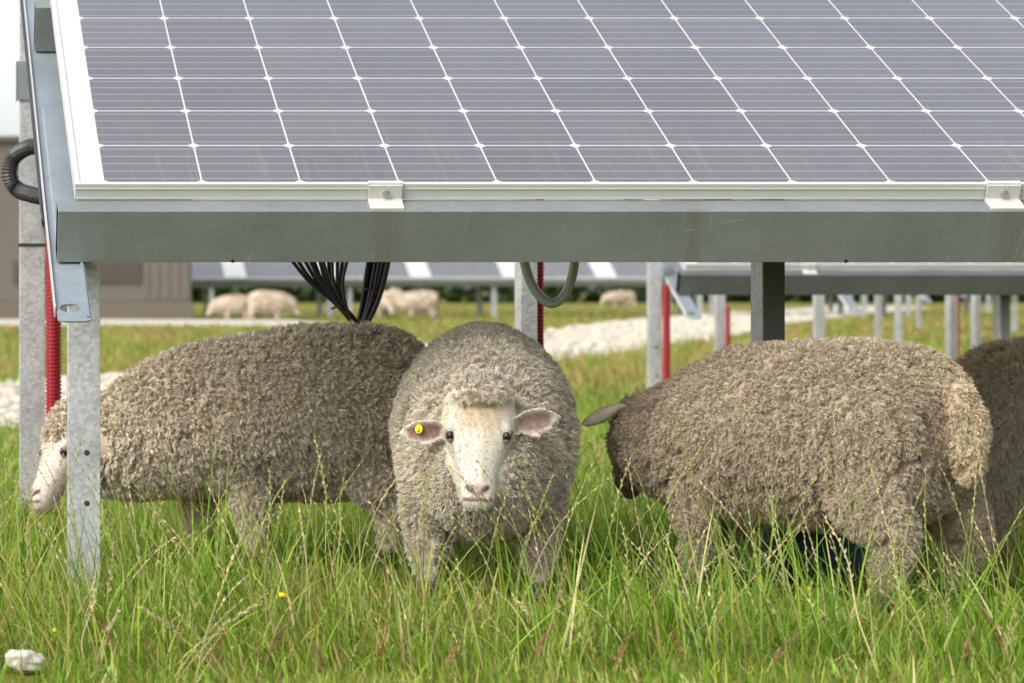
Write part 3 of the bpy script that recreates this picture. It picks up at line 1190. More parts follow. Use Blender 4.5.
def ellipsoid(c, r, n=14, rot=None):
    mb = MB()
    vs, fs = [], []
    for i in range(n + 1):
        a = math.pi * i / n
        for k in range(n * 2):
            b = math.pi * k / n
            p = Vector((r[0] * math.sin(a) * math.cos(b), r[1] * math.sin(a) * math.sin(b), r[2] * math.cos(a)))
            if rot is not None:
                p = rot @ p
            vs.append(p + Vector(c))
    m = n * 2
    for i in range(n):
        for k in range(m):
            fs.append((i * m + k, i * m + (k + 1) % m, (i + 1) * m + (k + 1) % m, (i + 1) * m + k))
    mb.add(vs, fs)
    return mb


EYE = .098


def head(B, poll, axis, normal, wc, fc, scale=1.0, wool_to=0.045):
    """face loft from poll to muzzle; returns a function that places points in the head frame (along, side, up)"""
    p0 = np.array(poll, float)
    a = np.array(axis, float)
    a /= np.linalg.norm(a)
    nrm = np.array(normal, float)
    nrm -= a * (nrm @ a)
    nrm /= np.linalg.norm(nrm)
    sd = np.cross(nrm, a)
    k = scale
    prof = [(-.03, .045, .040, .045), (0, .060, .052, .062), (.03, .072, .056, .074), (.06, .076, .052, .078), (.09, .071, .044, .074), (.12, .058, .038, .064),
            (.15, .045, .034, .053), (.18, .0375, .031, .045), (.205, .0350, .029, .041), (.222, .033, .028, .036), (.237, .028, .023, .031), (.246, .018, .014, .022)]
    tan = np.array(fc) * [0.86, .72, .58]
    st = []
    for s, w, u, d in prof:
        q = p0 + a * s * k
        wo = 1.0 if s < wool_to else 0.0
        c = wc if wo else tuple(np.array(fc) * (1 if s > .085 else .5) + tan * (0 if s > .085 else .5))
        st.append((*q, w * k, u * k, d * k, wo, c))
    B.loft(st, ref=nrm, ring=32, sub=4)

    def hp(s, side, up):
        return p0 + (a * s + sd * side + nrm * up) * k
    # brow ridges
    for sg in (-1, 1):
        e = hp(.082, .052 * sg, .030)
        B.loft([(*hp(.070, .048 * sg, .032), .010 * k, .006 * k, .010 * k, 0, fc), (*hp(.083, .055 * sg, .028), .010 * k, .007 * k, .010 * k, 0, fc), (*hp(.098, .062 * sg, .024), .008 * k, .006 * k, .009 * k, 0, fc)], ref=nrm, ring=12, sub=3)
    # nose bridge
    B.loft([(*hp(.10, 0, .030), .022 * k, .014 * k, .01 * k, 0, fc), (*hp(.15, 0, .024), .018 * k, .014 * k, .01 * k, 0, fc), (*hp(.20, 0, .020), .017 * k, .012 * k, .01 * k, 0, fc), (*hp(.222, 0, .016), .014 * k, .010 * k, .01 * k, 0, fc)], ref=nrm, ring=12, sub=3)
    spots = [(hp(.062, 0, .05), (.042 * k,) * 3, (.50, .36, .23), .45)]
    nose = (.33, .21, .18)
    spots.append((hp(.216, 0, .030), (.0125 * k,) * 3, nose, .75))
    spots.append((hp(.226, 0, .031), (.0055 * k,) * 3, (.16, .09, .08), .8))
    for sg in (-1, 1):
        for q, (ds, dw, du, rr) in enumerate(((.211, .0165, .027, .0062), (.215, .0125, .030, .0058), (.207, .0200, .024, .0050), (.221, .0085, .031, .0050))):
            spots.append((hp(ds, dw * sg, du), (rr * k,) * 3, (.06, .032, .03), .95))
        for ds, dw, du in ((.2345, .004, .025), (.2345, .010, .0235), (.2335, .016, .021), (.2315, .0205, .017), (.2285, .0245, .012)):
            spots.append((hp(ds, dw * sg, du), (.0044 * k,) * 3, (.10, .055, .05), .9))
        spots.append((hp(EYE, .062 * sg, .022), (.0145 * k,) * 3, (.13, .09, .065), .85))
        for ds, dw in ((.112, .0590), (.120, .0560), (.128, .0535)):
            spots.append((hp(ds, dw * sg, .019), (.0058 * k,) * 3, (.20, .14, .10), .7))
    return hp, spots, a, sd, nrm


def eyes(parent, hp, a, sd, nrm, k=1.0):
    for sg in (-1, 1):
        c = hp(EYE, .0560 * sg, .0220)
        rot = Matrix((tuple(a), tuple(sd), tuple(nrm))).transposed()
        mb = ellipsoid(c, (.0128 * k, .0088 * k, .0122 * k), 12, rot)
        mb.build('eye', M['eye'], parent, smooth=True)
        lid = ellipsoid(c, (.0145 * k, .0103 * k, .0136 * k), 16, rot)
        keep = []
        for f in lid.f:
            ctr = sum((Vector(lid.v[i]) for i in f), Vector()) / len(f) - Vector(c)
            al = ctr.dot(Vector(a)) / (.0145 * k)
            if al < -.30 or al > .72:
                keep.append(f)
        lid.f = keep
        lid.build('eyelid', M['lid'], parent, smooth=True)


def legs(B, spec, wc, fc):
    """each: list of (x, y, z, radius_x, radius_y, wool); ends in a hoof"""
    for chain in spec:
        st = [(x, y, z, ry, rx, rx, w, wc if w > .3 else fc) for x, y, z, rx, ry, w in chain]
        x, y, z = chain[-1][:3]
        B.loft(st, ref=(1, 0, 0), ring=18, sub=4)
        hoof = (.06, .05, .04)
        B.loft([(x + .004, y, 0.050, .021, .022, .020, 0, hoof), (x + .010, y, 0.025, .024, .028, .022, 0, hoof), (x + .014, y, 0.002, .026, .034, .023, 0, hoof)], ref=(1, 0, 0), ring=14, sub=3)


def front_leg(x, y, dx=0.0, top=0.36):
    return [(x - .01, y * .8, top, .080, .060, 1), (x, y * .95, .27, .068, .056, 1), (x + dx * .3, y, .205, .053, .049, 1), (x + dx * .6, y, .155, .046, .043, 1), (x + dx * .8, y, .11, .037, .035, .9), (x + dx * .95, y, .070, .027, .026, .7), (x + dx, y, .045, .021, .020, 0)]


def hind_leg(x, y, dx=0.0, top=0.37):
    return [(x + .05, y * .75, top, .12, .075, 1), (x + .035, y * .92, .29, .098, .066, 1), (x + .005, y, .225, .078, .060, 1), (x - .026 + dx * .5, y, .175, .060, .050, 1), (x - .030 + dx * .7, y, .135, .049, .044, 1), (x - .020 + dx * .9, y, .095, .039, .036, .9), (x - .012 + dx, y, .062, .028, .027, .7), (x - .008 + dx, y, .045, .021, .020, 0)]


WG = 'sheep sheltering under the nearest solar table'
WL = (0.66, 0.575, 0.455)      # left, tight brown-cream curls
WM = (0.56, 0.50, 0.405)      # middle, grey-cream
WR = (0.455, 0.380, 0.280)     # right, darker brown
FACE = (0.56, 0.51, 0.42)


def finish(name, loc, heading, B, spots, label, fl, lump=0.004, voxel=0.0045, group=WG, fl_eyes=(), crack=.017):
    t = empty(name, loc, heading)
    tag(t, label, 'sheep', group)
    me, co, no, col, wool = B.fuse('body', voxel, 2, lump, fl.get('seed', 1), spots, crack, fl.get('fscale', 24))
    shade_under_fleece(me, col, wool)
    body = link_mesh('body', me, M['hide'], t)
    col2 = col.copy()
    fm = fleece_mesh('fleece', me, co, col2, wool, **fl)
    link_mesh('fleece', fm, M['wool'], t)
    # short face and shin hair
    hm = 1 - wool
    for e in fl_eyes:
        hm = hm * (np.linalg.norm(co - e, axis=1) > .0165)
    fh = fleece_mesh('short_hair', me, co, col2, hm, spacing=0.0032, length=0.0040, radius=0.002, K=2, lift=.06, lay=1.0, width=0.00045, droop=0.9, seed=fl.get('seed', 1) + 50, folds=0.0, crimp=0.0003, tipc=0.9, vary=0.02, soil=0.0, thr=0.6, sink=0.001)
    link_mesh('short_hair', fh, M['wool'], t)
    return t


# ---- left sheep: side on, facing left, grazing behind the post
B = Body()
w = WL
B.loft([(-.395, 0, .40, .06, .07, .10, 1, w), (-.375, 0, .40, .125, .125, .16, 1, w), (-.32, 0, .395, .175, .170, .20, 1, w), (-.20, 0, .385, .200, .195, .222, 1, w), (-.05, 0, .375, .212, .195, .215, 1, w),
        (.08, 0, .37, .205, .178, .205, 1, w), (.18, 0, .36, .185, .165, .195, 1, w), (.27, 0, .335, .155, .150, .175, 1, w), (.34, .005, .31, .130, .125, .155, 1, w), (.40, .010, .298, .112, .110, .13, 1, w), (.45, .018, .300, .096, .098, .11, 1, w), (.490, .024, .305, .070, .078, .085, 1, w)], egg=.16)
hp, spots, a, sd, nn = head(B, (.470, .02, .345), (.42, .28, -.86), (.84, .34, .42), w, (0.54, .47, .39), .98, wool_to=.065)
B.ear(hp(.03, .055, -.005), hp(.05, .105, -.045), nn, .022)
B.ear(hp(.03, -.055, -.005), hp(.035, -.145, -.045), nn, .024)
# tuft on the poll
B.loft([(*hp(-.02, 0, .025), .042, .026, .03, .8, (.64, .56, .46)), (*hp(.02, .005, .046), .040, .022, .026, .62, (.68, .60, .50)), (*hp(.045, .005, .048), .026, .012, .018, .55, (.68, .60, .50))], ref=nn, ring=14, sub=3)
legs(B, [front_leg(.06, .10, -.01), front_leg(.165, -.10, .0), hind_leg(-.245, .10, -.02), hind_leg(-.335, -.10, .0)], w, (.55, .48, .40))
B.loft([(-.385, 0, .47, .03, .03, .03, 1, w), (-.41, 0, .42, .034, .03, .03, 1, w), (-.415, 0, .34, .030, .026, .026, 1, w), (-.405, 0, .28, .018, .018, .018, 1, w)], ref=(-1, 0, 0), ring=14)
p = at(270, 6.92)
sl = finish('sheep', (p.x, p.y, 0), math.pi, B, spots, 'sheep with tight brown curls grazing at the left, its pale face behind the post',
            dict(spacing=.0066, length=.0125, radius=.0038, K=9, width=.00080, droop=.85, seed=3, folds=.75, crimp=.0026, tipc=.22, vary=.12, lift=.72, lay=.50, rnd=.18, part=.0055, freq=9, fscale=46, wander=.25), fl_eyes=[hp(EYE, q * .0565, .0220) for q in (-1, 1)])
eyes(sl, hp, a, sd, nn, .9)

# ---- middle sheep: facing the camera
B = Body()
w = WM
wl = (0.53, 0.47, 0.38)
B.loft([(-.40, 0, .39, .08, .07, .10, 1, w), (-.375, 0, .39, .135, .125, .16, 1, wl), (-.30, 0, .385, .172, .182, .21, 1, wl), (-.17, 0, .375, .192, .206, .235, 1, wl), (-.02, 0, .365, .196, .212, .235, 1, w),
        (.10, 0, .345, .186, .200, .225, 1, w), (.19, 0, .33, .166, .180, .205, 1, w), (.27, 0, .325, .155, .165, .185, 1, w), (.325, 0, .355, .118, .125, .175, 1, w), (.37, 0, .395, .088, .075, .13, 1, w), (.40, 0, .41, .062, .048, .09, 1, w)], egg=.16)
hp, spots, a, sd, nn = head(B, (.385, -.010, .447), (.36, -.012, -.93), (.93, -.01, .36), w, FACE, 1.02, wool_to=.02)
for sg in (-1, 1):
    B.loft([(.02, .10 * sg, .39, .05, .05, .05, 1, w), (.12, .118 * sg, .335, .070, .070, .08, 1, w), (.20, .112 * sg, .275, .066, .068, .08, 1, w), (.21, .110 * sg, .21, .05, .05, .05, 1, w)], ref=(1, 0, 0), ring=18)
# forehead wool roll
B.loft([(*hp(.024, -.064, .012), .016, .014, .016, .58, w), (*hp(.018, -.036, .046), .022, .018, .02, .58, w), (*hp(.022, 0, .056), .024, .020, .02, .58, w), (*hp(.018, .036, .046), .022, .018, .02, .58, w), (*hp(.024, .064, .012), .016, .014, .016, .58, w)], ref=nn, ring=14)
ew = (.54, .475, .39)
B.ear(hp(.070, .058, .004), hp(.044, .160, .0), nn * .75 + a * .45 - np.array([0, 0, .1]), .035, cup=.020, outer=ew, inner=(.31, .215, .18))
B.ear(hp(.076, -.058, .002), hp(.086, -.160, -.006), nn * .8 + a * .5, .031, cup=.016, outer=ew, inner=(.25, .15, .13))
legs(B, [front_leg(.20, .115, .03), front_leg(.215, -.120, .05), hind_leg(-.27, .115, .0), hind_leg(-.25, -.10, .05)], w, (.66, .58, .48))
p = at(484, 6.33)
hd = math.atan2(-p.y, -p.x)
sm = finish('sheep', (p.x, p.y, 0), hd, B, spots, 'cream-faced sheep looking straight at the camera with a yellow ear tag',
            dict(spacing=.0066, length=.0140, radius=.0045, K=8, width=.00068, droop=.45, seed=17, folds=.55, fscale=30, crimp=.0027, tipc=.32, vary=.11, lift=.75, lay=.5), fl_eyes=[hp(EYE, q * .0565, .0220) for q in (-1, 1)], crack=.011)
eyes(sm, hp, a, sd, nn, 1.02)
# yellow tag, a button and its flag, in the ear on the camera's left
tc = Vector(hp(.081, -.118, .010))
fn = Vector(nn * .75 + a * .35 - sd * .65).normalized()
rot = fn.to_track_quat('Z', 'Y').to_matrix()
mb = MB()
for z0, z1, r0, r1 in ((0.001, 0.0045, 0.0096, 0.0093), (0.0045, 0.0100, .0052, .0044)):
    mb.tube([tc + fn * z0, tc + fn * z1], [r0, r1], 18)
sdv = Vector(sd)
mb.build('ear_tag', M['tagyellow'], sm, bevel=.0006)

# ---- right sheep: seen from behind and to its left, head down and away
B = Body()
w = WR
tail = (0.62, .52, .37)
rump = (0.46, .385, .28)
B.loft([(-.375, 0, .385, .07, .08, .09, 1, rump), (-.35, 0, .385, .135, .125, .15, 1, rump), (-.29, 0, .38, .182, .162, .20, 1, rump), (-.18, 0, .375, .205, .180, .22, 1, w), (-.04, 0, .37, .212, .180, .215, 1, w),
        (.09, 0, .36, .205, .182, .205, 1, w), (.19, 0, .347, .180, .160, .19, 1, w), (.255, 0, .342, .155, .142, .170, 1, w), (.305, .01, .345, .128, .115, .15, 1, w), (.35, .015, .345, .100, .088, .13, 1, w), (.39, .015, .345, .070, .062, .10, 1, w)], egg=.16)
hp, spots, a, sd, nn = head(B, (.375, .015, .385), (.42, -.32, -.85), (.80, -.25, .52), w, (0.20, .155, .11), .90, wool_to=.20)
B.ear((.385, .070, .405), (.436, .153, .362), (.766, -.643, -.15), .019, outer=(.47, .38, .29), inner=(.25, .16, .13))
B.ear(hp(.02, -.055, 0.0), hp(.02, -.15, -.02), nn, .022, outer=(.30, .23, .17), inner=(.25, .16, .13))
legs(B, [front_leg(.17, .105, .0), front_leg(.20, -.105, .0), hind_leg(-.27, .122, -.02), hind_leg(-.30, -.128, .0)], w, (.36, .29, .21))
B.loft([(-.27, 0, .530, .03, .02, .02, 1, rump), (-.325, 0, .508, .042, .028, .03, 1, rump), (-.372, 0, .468, .042, .034, .034, 1, tail), (-.403, 0, .415, .041, .038, .034, 1, tail), (-.415, 0, .360, .041, .036, .032, 1, tail), (-.415, 0, .310, .035, .029, .027, 1, tail), (-.410, 0, .275, .024, .018, .018, 1, tail)], ref=(-1, 0, 0), ring=16)
hang = math.pi - R(50)
rear = at(944, 5.87)
c = Vector((rear.x + .36 * math.cos(hang), rear.y + .36 * math.sin(hang), 0))
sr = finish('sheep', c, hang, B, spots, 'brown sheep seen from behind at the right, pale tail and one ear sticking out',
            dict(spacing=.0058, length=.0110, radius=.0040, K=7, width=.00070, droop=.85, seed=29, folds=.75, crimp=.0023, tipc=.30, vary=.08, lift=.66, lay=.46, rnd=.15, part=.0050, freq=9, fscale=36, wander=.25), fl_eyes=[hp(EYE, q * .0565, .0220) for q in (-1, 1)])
eyes(sr, hp, a, sd, nn, .92)

# ---- far right sheep, cut by the frame, facing right
B = Body()
w = (0.56, .48, .375)
B.loft([(-.395, 0, .385, .06, .07, .10, 1, w), (-.375, 0, .385, .125, .125, .16, 1, w), (-.32, 0, .38, .175, .165, .20, 1, w), (-.20, 0, .37, .200, .190, .215, 1, w), (-.05, 0, .37, .205, .187, .215, 1, w),
        (.08, 0, .365, .20, .178, .205, 1, w), (.18, 0, .35, .18, .165, .195, 1, w), (.27, 0, .335, .15, .150, .175, 1, w), (.34, 0, .32, .125, .125, .155, 1, w), (.40, 0, .31, .105, .105, .13, 1, w), (.45, 0, .30, .07, .08, .10, 1, w)], egg=.16)
hp, spots, a, sd, nn = head(B, (.46, 0, .33), (.5, -.1, -.86), (.86, 0, .5), w, (0.5, .42, .34), .90, wool_to=.04)
B.ear(hp(.03, .055, 0), hp(.035, .145, -.03), nn, .023)
B.ear(hp(.03, -.055, 0), hp(.035, -.145, -.03), nn, .023)
legs(B, [front_leg(.10, .10, .0), front_leg(.17, -.10, .0), hind_leg(-.285, .10, -.02), hind_leg(-.32, -.10, .0)], w, (.36, .29, .21))
p = at(1104, 7.15)
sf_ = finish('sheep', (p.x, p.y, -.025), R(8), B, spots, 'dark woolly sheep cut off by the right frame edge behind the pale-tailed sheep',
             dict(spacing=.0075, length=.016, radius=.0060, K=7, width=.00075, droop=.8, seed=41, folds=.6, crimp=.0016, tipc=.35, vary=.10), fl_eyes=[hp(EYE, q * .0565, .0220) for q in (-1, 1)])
eyes(sf_, hp, a, sd, nn, .9)

# ---- pale sheep far out in the meadow
FGR = 'pale sheep grazing far out in the meadow'


def far_proto(up):
    B = Body()
    w = (0.60, .51, .405)
    B.loft([(-.40, 0, .40, .06, .07, .10, 1, w), (-.37, 0, .40, .14, .14, .16, 1, w), (-.20, 0, .39, .21, .20, .22, 1, w), (.05, 0, .38, .21, .195, .21, 1, w), (.22, 0, .37, .18, .18, .19, 1, w),
            (.32, 0, .36 + .06 * up, .13, .14, .16, 1, w), (.41, 0, .33 + .2 * up, .10, .11, .12, 1, w), (.46, 0, .31 + .26 * up, .07, .08, .09, 1, w)], sub=3)
    ax = (.4, 0, -.9) if not up else (.85, 0, -.5)
    hp, spots, a, sd, nn = head(B, (.46, 0, .33 + .27 * up), ax, (.9, 0, .4) if not up else (.5, 0, .85), w, (.56, .49, .41), .92)
    B.ear(hp(.03, .055, 0), hp(.03, .15, -.03), nn, .025, th=.007)
    B.ear(hp(.03, -.055, 0), hp(.03, -.15, -.03), nn, .025, th=.007)
    legs(B, [front_leg(.10, .10), front_leg(.15, -.10), hind_leg(-.285, .10), hind_leg(-.33, -.10)], w, (.55, .47, .4))
    t = empty('sheep')
    tag(t, 'x', 'sheep', FGR)
    me, co, no, col, wool = B.fuse('body', .011, 2, .008, 5, spots)
    link_mesh('body', me, M['hide'], t)
    fm = fleece_mesh('fleece', me, co, col, wool, spacing=.024, length=.03, radius=.014, K=6, width=.003, droop=.5, seed=9, folds=.4)
    link_mesh('fleece', fm, M['wool'], t)
    return t


fa, fb_ = far_proto(0), far_proto(1)
used = set()
for proto, px, d, hdg, s, lab in ((fa, 232, 55.5, 175, .86, 'far pale sheep grazing just right of the taupe building, left of another'),
                                  (fa, 270, 55, -8, 1.0, 'far pale sheep with head down between the taupe building and the cables'),
                                  (fa, 381, 58, -75, 1.0, 'far pale sheep partly hidden just right of the black cable bundle'),
                                  (fb_, 417, 57, 168, 1.0, 'far pale sheep turned left with its head raised, right of the cables'),
                                  (fa, 616, 98, 190, 1.0, 'far pale sheep left of two standing close under the far panels'),
                                  (fb_, 627, 101, 100, 1.0, 'far pale sheep right of two standing close under the far panels')):
    t = proto if proto.name not in used else copy_tree(proto)
    used.add(t.name)
    q = at(px, d)
    t.location = (q.x, q.y, float(ground_z(q.x, d)))
    t.rotation_euler = (0, 0, R(hdg))
    t.scale = (s, s, s)
    t['label'] = lab

# ------------------------------------------------------------------ grass
SHEEP = [(sl.location.x, sl.location.y, math.pi, .46, .22), (sm.location.x, sm.location.y, hd, .46, .23), (sr.location.x, sr.location.y, hang, .46, .22), (sf_.location.x, sf_.location.y, R(8), .46, .22)]


def in_sheep(x, y, pad=0.0):
    m = np.zeros(len(x), bool)
    for cx, cy, h, a, b in SHEEP:
        dx, dy = x - cx, y - cy
        u = dx * math.cos(h) + dy * math.sin(h)
        v = -dx * math.sin(h) + dy * math.cos(h)
        m |= (u / (a + pad)) ** 2 + (v / (b + pad)) ** 2 < 1
    return m


GREENS = np.array([[.135, .245, .016], [.205, .325, .026], [.08, .165, .014], [.29, .38, .048], [.38, .38, .09], [.54, .46, .21], [.165, .29, .02]])


def blades(x, y, h, w, lean, bend, az, col, S=5, tipcol=None, r=None):
    n = len(x)
    z = ground_z(x, y)
    d = np.stack([np.cos(az), np.sin(az), 0 * az], 1)
    roll = az + math.pi / 2 + r.uniform(-1.1, 1.1, n)
    sdir = np.stack([np.cos(roll), np.sin(roll), 0 * az], 1)
    V = np.zeros((n, S, 2, 3), np.float32)
    Cc = np.zeros((n, S, 2, 3), np.float32)
    root = np.stack([x, y, z - 0.01], 1)
    c = root.copy()
    for j in range(S):
        t = j / (S - 1)
        if j:
            th = np.clip(lean + bend * (t - .5 / (S - 1)), 0, 2.3)
            c = c + (d * np.sin(th)[:, None] + np.array([[0, 0, 1.]]) * np.cos(th)[:, None]) * (h / (S - 1))[:, None]
        ww = w * (1 - t ** 2.2) * (0.65 + 0.35 * min(1, t * 4)) + 0.0002
        V[:, j, 0] = c - sdir * ww[:, None] / 2
        V[:, j, 1] = c + sdir * ww[:, None] / 2
        cc = col if tipcol is None else col * (1 - t * .6) + tipcol * t * .6
        Cc[:, j, :] = cc[:, None]
    base = (np.arange(n) * S * 2)[:, None]
    jj = np.arange(S - 1)[None] * 2
    f = np.stack([base + jj, base + jj + 1, base + jj + 3, base + jj + 2], 2).reshape(-1, 4)
    return V.reshape(-1, 3), f, Cc.reshape(-1, 3)


def h_lim(r, x):
    return r.random(len(x)) < .75


def field(name, n, ylo, yhi, xl, xr, hlo, hhi, wlo, whi, seed, dry=0.12, S=5, bendmax=1.2, label=None, short_front=False, ypow=1.0):
    r = np.random.default_rng(seed)
    y = ylo + (yhi - ylo) * r.random(n) ** ypow
    x = xl(y) + (xr(y) - xl(y)) * r.random(n)
    k = ~in_track(x, y, -0.15)
    k &= ~((np.abs(x - .178) < .036) & (np.abs(y - 4.93) < .03))
    k &= ~((np.abs(x - .172) < .045) & (y < 4.93) & (h_lim(r, x)))
    x, y = x[k], y[k]
    # pull blades into tufts
    cell = 0.055 if yhi < 12 else 0.2
    tx, ty = np.round(x / cell) * cell, np.round(y / cell) * cell
    jit = np.stack([vnoise(np.stack([tx, ty, 0 * tx], 1), 37.0, seed), vnoise(np.stack([tx, ty, 0 * tx], 1), 41.0, seed + 1)], 1) * cell * .5
    pull = 0.45 * r.random(len(x))
    x = x + (tx + jit[:, 0] - x) * pull
    y = y + (ty + jit[:, 1] - y) * pull
    n = len(x)
    P = np.stack([x, y, 0 * x], 1)
    big = vnoise(P, 1.6, seed + 2)
    mid = vnoise(P, 5.5, seed + 3)
    h = (hlo + (hhi - hlo) * r.random(n) ** 1.4) * (1 + .28 * mid + .18 * big)
    if short_front:
        h *= np.clip(0.50 + (y - 4.75) * 0.75, .42, 1)
    h *= np.where(in_sheep(x, y, .30) & (y < 6.9), .32, 1)
    h *= np.where(((x - .36) / .22) ** 2 + ((y - 6.12) / .34) ** 2 < 1, .35, 1)
    w = r.uniform(wlo, whi, n)
    lean = np.abs(r.normal(0, .34, n))
    bend = r.random(n) ** 1.6 * bendmax
    az = r.uniform(0, 2 * math.pi, n)
    windy = r.random(n) < .35
    az = np.where(windy, math.pi + r.normal(0, .8, n), az)
    pick = r.choice(7, n, p=[.26, .2, .18, .12, .09, .05, .10])
    col = GREENS[pick] * np.array([[.90, 1.0, 1.0]]) * r.uniform(.70, 1.25, (n, 1))
    dn = np.clip(.5 + .9 * vnoise(P, 2.1, seed + 7) + .4 * vnoise(P, 9, seed + 8), 0, 1)
    if short_front:
        dn = np.clip(dn + np.clip((5.35 - y) * 1.1, 0, .55), 0, 1)
    dryk = (r.random(n) < dry * 2 * dn)[:, None]
    col = np.where(dryk, np.array([[.36, .29, .10]]) * r.uniform(.55, 1.1, (n, 1)), col)
    col = col * (1 - .30 * dn[:, None] * np.array([[0, .12, 0]])) + dn[:, None] * np.array([[.022, .004, .002]])
    tipc = col * 1.15 + np.array([[.05, .035, .01]])
    v, f, c = blades(x, y, h, w, lean, bend, az, col, S, tipc, r)
    return v, f, c


def stuff(name, parts, mat):
    vs, fs, cs, o = [], [], [], 0
    for v, f, c in parts:
        vs.append(v)
        fs.append(f + o)
        cs.append(c)
        o += len(v)
    me = np_mesh(name, np.vstack(vs), np.vstack(fs))
    set_color(me, np.clip(np.vstack(cs), .01, .8))
    ob = link_mesh(name, me, mat)
    return ob


nearL, nearR = (lambda y: -.9 + 0 * y), (lambda y: (1105 - PX0) * y / F + .9)
parts = [
    field('g', 42000, 4.35, 6.8, nearL, nearR, .03, .10, .0025, .0053, 1, .09, 6, 1.7, short_front=True),
    field('g', 11500, 4.9, 6.8, nearL, nearR, .11, .28, .0024, .0054, 12, .10, 8, 2.3),
    field('g', 34000, 4.35, 6.6, nearL, nearR, .025, .08, .0024, .0050, 2, .14, 4, 1.6),
    field('g', 60000, 6.6, 9.5, nearL, nearR, .035, .12, .0026, .0054, 3, .06, 6, 1.7),
]
parts += [
    field('g', 26000, 2.2, 9.5, lambda y: -6 + 0 * y, nearL, .05, .17, .004, .008, 31, .10, 4, 1.6),
    field('g', 22000, 2.2, 9.5, nearR, lambda y: 9 + 0 * y, .05, .17, .004, .008, 32, .10, 4, 1.6),
    field('g', 12000, 2.2, 4.4, nearL, nearR, .03, .10, .003, .006, 33, .14, 4, 1.6),
]
o = stuff('meadow_grass', parts, M['grass'])
tag(o, 'tall bright green meadow grass around the sheep legs', 'grass', kind='stuff')
parts = [
    field('g', 40000, 9.5, 36, lambda y: -12 + 0 * y, lambda y: -1.5 + 0 * y, .06, .18, .012, .022, 34, .4, 3, 1.2),
    field('g', 40000, 9.5, 36, lambda y: (1120 - PX0) * y / F + 1, lambda y: 20 + .4 * y, .06, .18, .012, .022, 35, .4, 3, 1.2),
    field('g', 95000, 9.5, 18, lambda y: -1.5 + 0 * y, lambda y: (1120 - PX0) * y / F + 1, .04, .12, .004, .008, 4, .12, 4, 1.2),
    field('g', 95000, 18, 36, lambda y: -2 + 0 * y, lambda y: (1120 - PX0) * y / F + 1.5, .08, .20, .008, .016, 5, .55, 4, 1.2),
    field('g', 90000, 36, 100, lambda y: -3 + 0 * y, lambda y: (1120 - PX0) * y / F + 3, .03, .09, .02, .045, 6, .65, 3, 1.2, ypow=1.3),
]
o = stuff('far_grass', parts, M['grass'])
tag(o, 'blurred yellow-green meadow behind the first table', 'grass', kind='stuff')


# rye-grass stalks with alternating spikelets
def stalks(spec, seed):
    r = np.random.default_rng(seed)
    V, Fq, Cc = [], [], []
    o = 0
    for (x, y, h, az, lean, bend, dry, spike, *fat) in spec:
        fat = fat[0] if fat else 0
        z0 = float(ground_z(x, y))
        d = np.array([math.cos(az), math.sin(az), 0])
        base = np.array([x, y, z0 - .01])
        S = 15
        t = np.linspace(0, 1, S)
        wob = 0.006 * np.sin(t * r.uniform(5, 11) + r.uniform(0, 6))
        side = np.array([-d[1], d[0], 0])
        pts = base + d[None] * ((lean * t + bend * t ** 2.6) * h)[:, None] + side[None] * wob[:, None] + np.array([0, 0, 1.])[None] * (h * (t - .28 * bend * t ** 3))[:, None]
        c0 = np.array([.26, .30, .07]) if not dry else np.array([.50, .42, .22])
        c1 = np.array([.40, .40, .15]) if not dry else np.array([.62, .52, .30])
        if fat == 2:
            c0, c1 = np.array([.30, .16, .08]), np.array([.34, .19, .10])
        c0 = c0 * r.uniform(.8, 1.15)
        c1 = c1 * r.uniform(.85, 1.15)
        # 3-sided stem
        rad = np.interp(t, [0, .6, 1], [.0014, .0011, .0006])
        rings = []
        for k in range(3):
            a = 2 * math.pi * k / 3
            rings.append(pts + (side[None] * math.cos(a) + np.cross(side, [0, 0, 1])[None] * math.sin(a)) * rad[:, None])
        v = np.stack(rings, 1).reshape(-1, 3)
        f = [(i * 3 + k, i * 3 + (k + 1) % 3, (i + 1) * 3 + (k + 1) % 3, (i + 1) * 3 + k) for i in range(S - 1) for k in range(3)]
        V.append(v)
        Fq += [tuple(q + o for q in ff) for ff in f]
        Cc.append(np.repeat(c0[None] + (c1 - c0)[None] * t[:, None], 3, 0))
        o += len(v)
        # spikelets
        ns = int(h * spike / (.0030 if fat else .0105))
        for s in range(ns):
            ts = 1 - spike + spike * s / ns
            i = min(int(ts * (S - 1)), S - 2)
            fr = ts * (S - 1) - i
            p = pts[i] * (1 - fr) + pts[i + 1] * fr
            ax = pts[i + 1] - pts[i]
            ax /= np.linalg.norm(ax)
            sgn = 1 if s % 2 else -1
            ph = r.uniform(-3.1, 3.1) if fat else r.uniform(-.4, .4)
            out = (side * math.cos(ph) + np.cross(side, ax) * math.sin(ph)) * sgn
            L = r.uniform(.010, .015) * (1.1 - .4 * s / ns)
            q = ax * .85 + out * .45
            q /= np.linalg.norm(q)
            wdir = np.cross(q, r.normal(size=3))
            wdir /= np.linalg.norm(wdir)
            w2 = np.cross(q, wdir)
            ww = .0019 if not fat else .0016
            vv = np.array([p, p + q * L * .5 + wdir * ww, p + q * L, p + q * L * .5 - wdir * ww, p + q * L * .5 + w2 * ww, p + q * L * .5 - w2 * ww])
            V.append(vv)
            Fq += [(o, o + 1, o + 2, o + 3), (o, o + 4, o + 2, o + 5)]
            Cc.append(np.repeat((c1 * r.uniform(.85, 1.2))[None], 6, 0))
            o += 6
    me = np_mesh('grass_stalks', np.vstack(V), np.array(Fq))
    set_color(me, np.clip(np.vstack(Cc), .01, .8))
    return me


spec = []
r = np.random.default_rng(77)
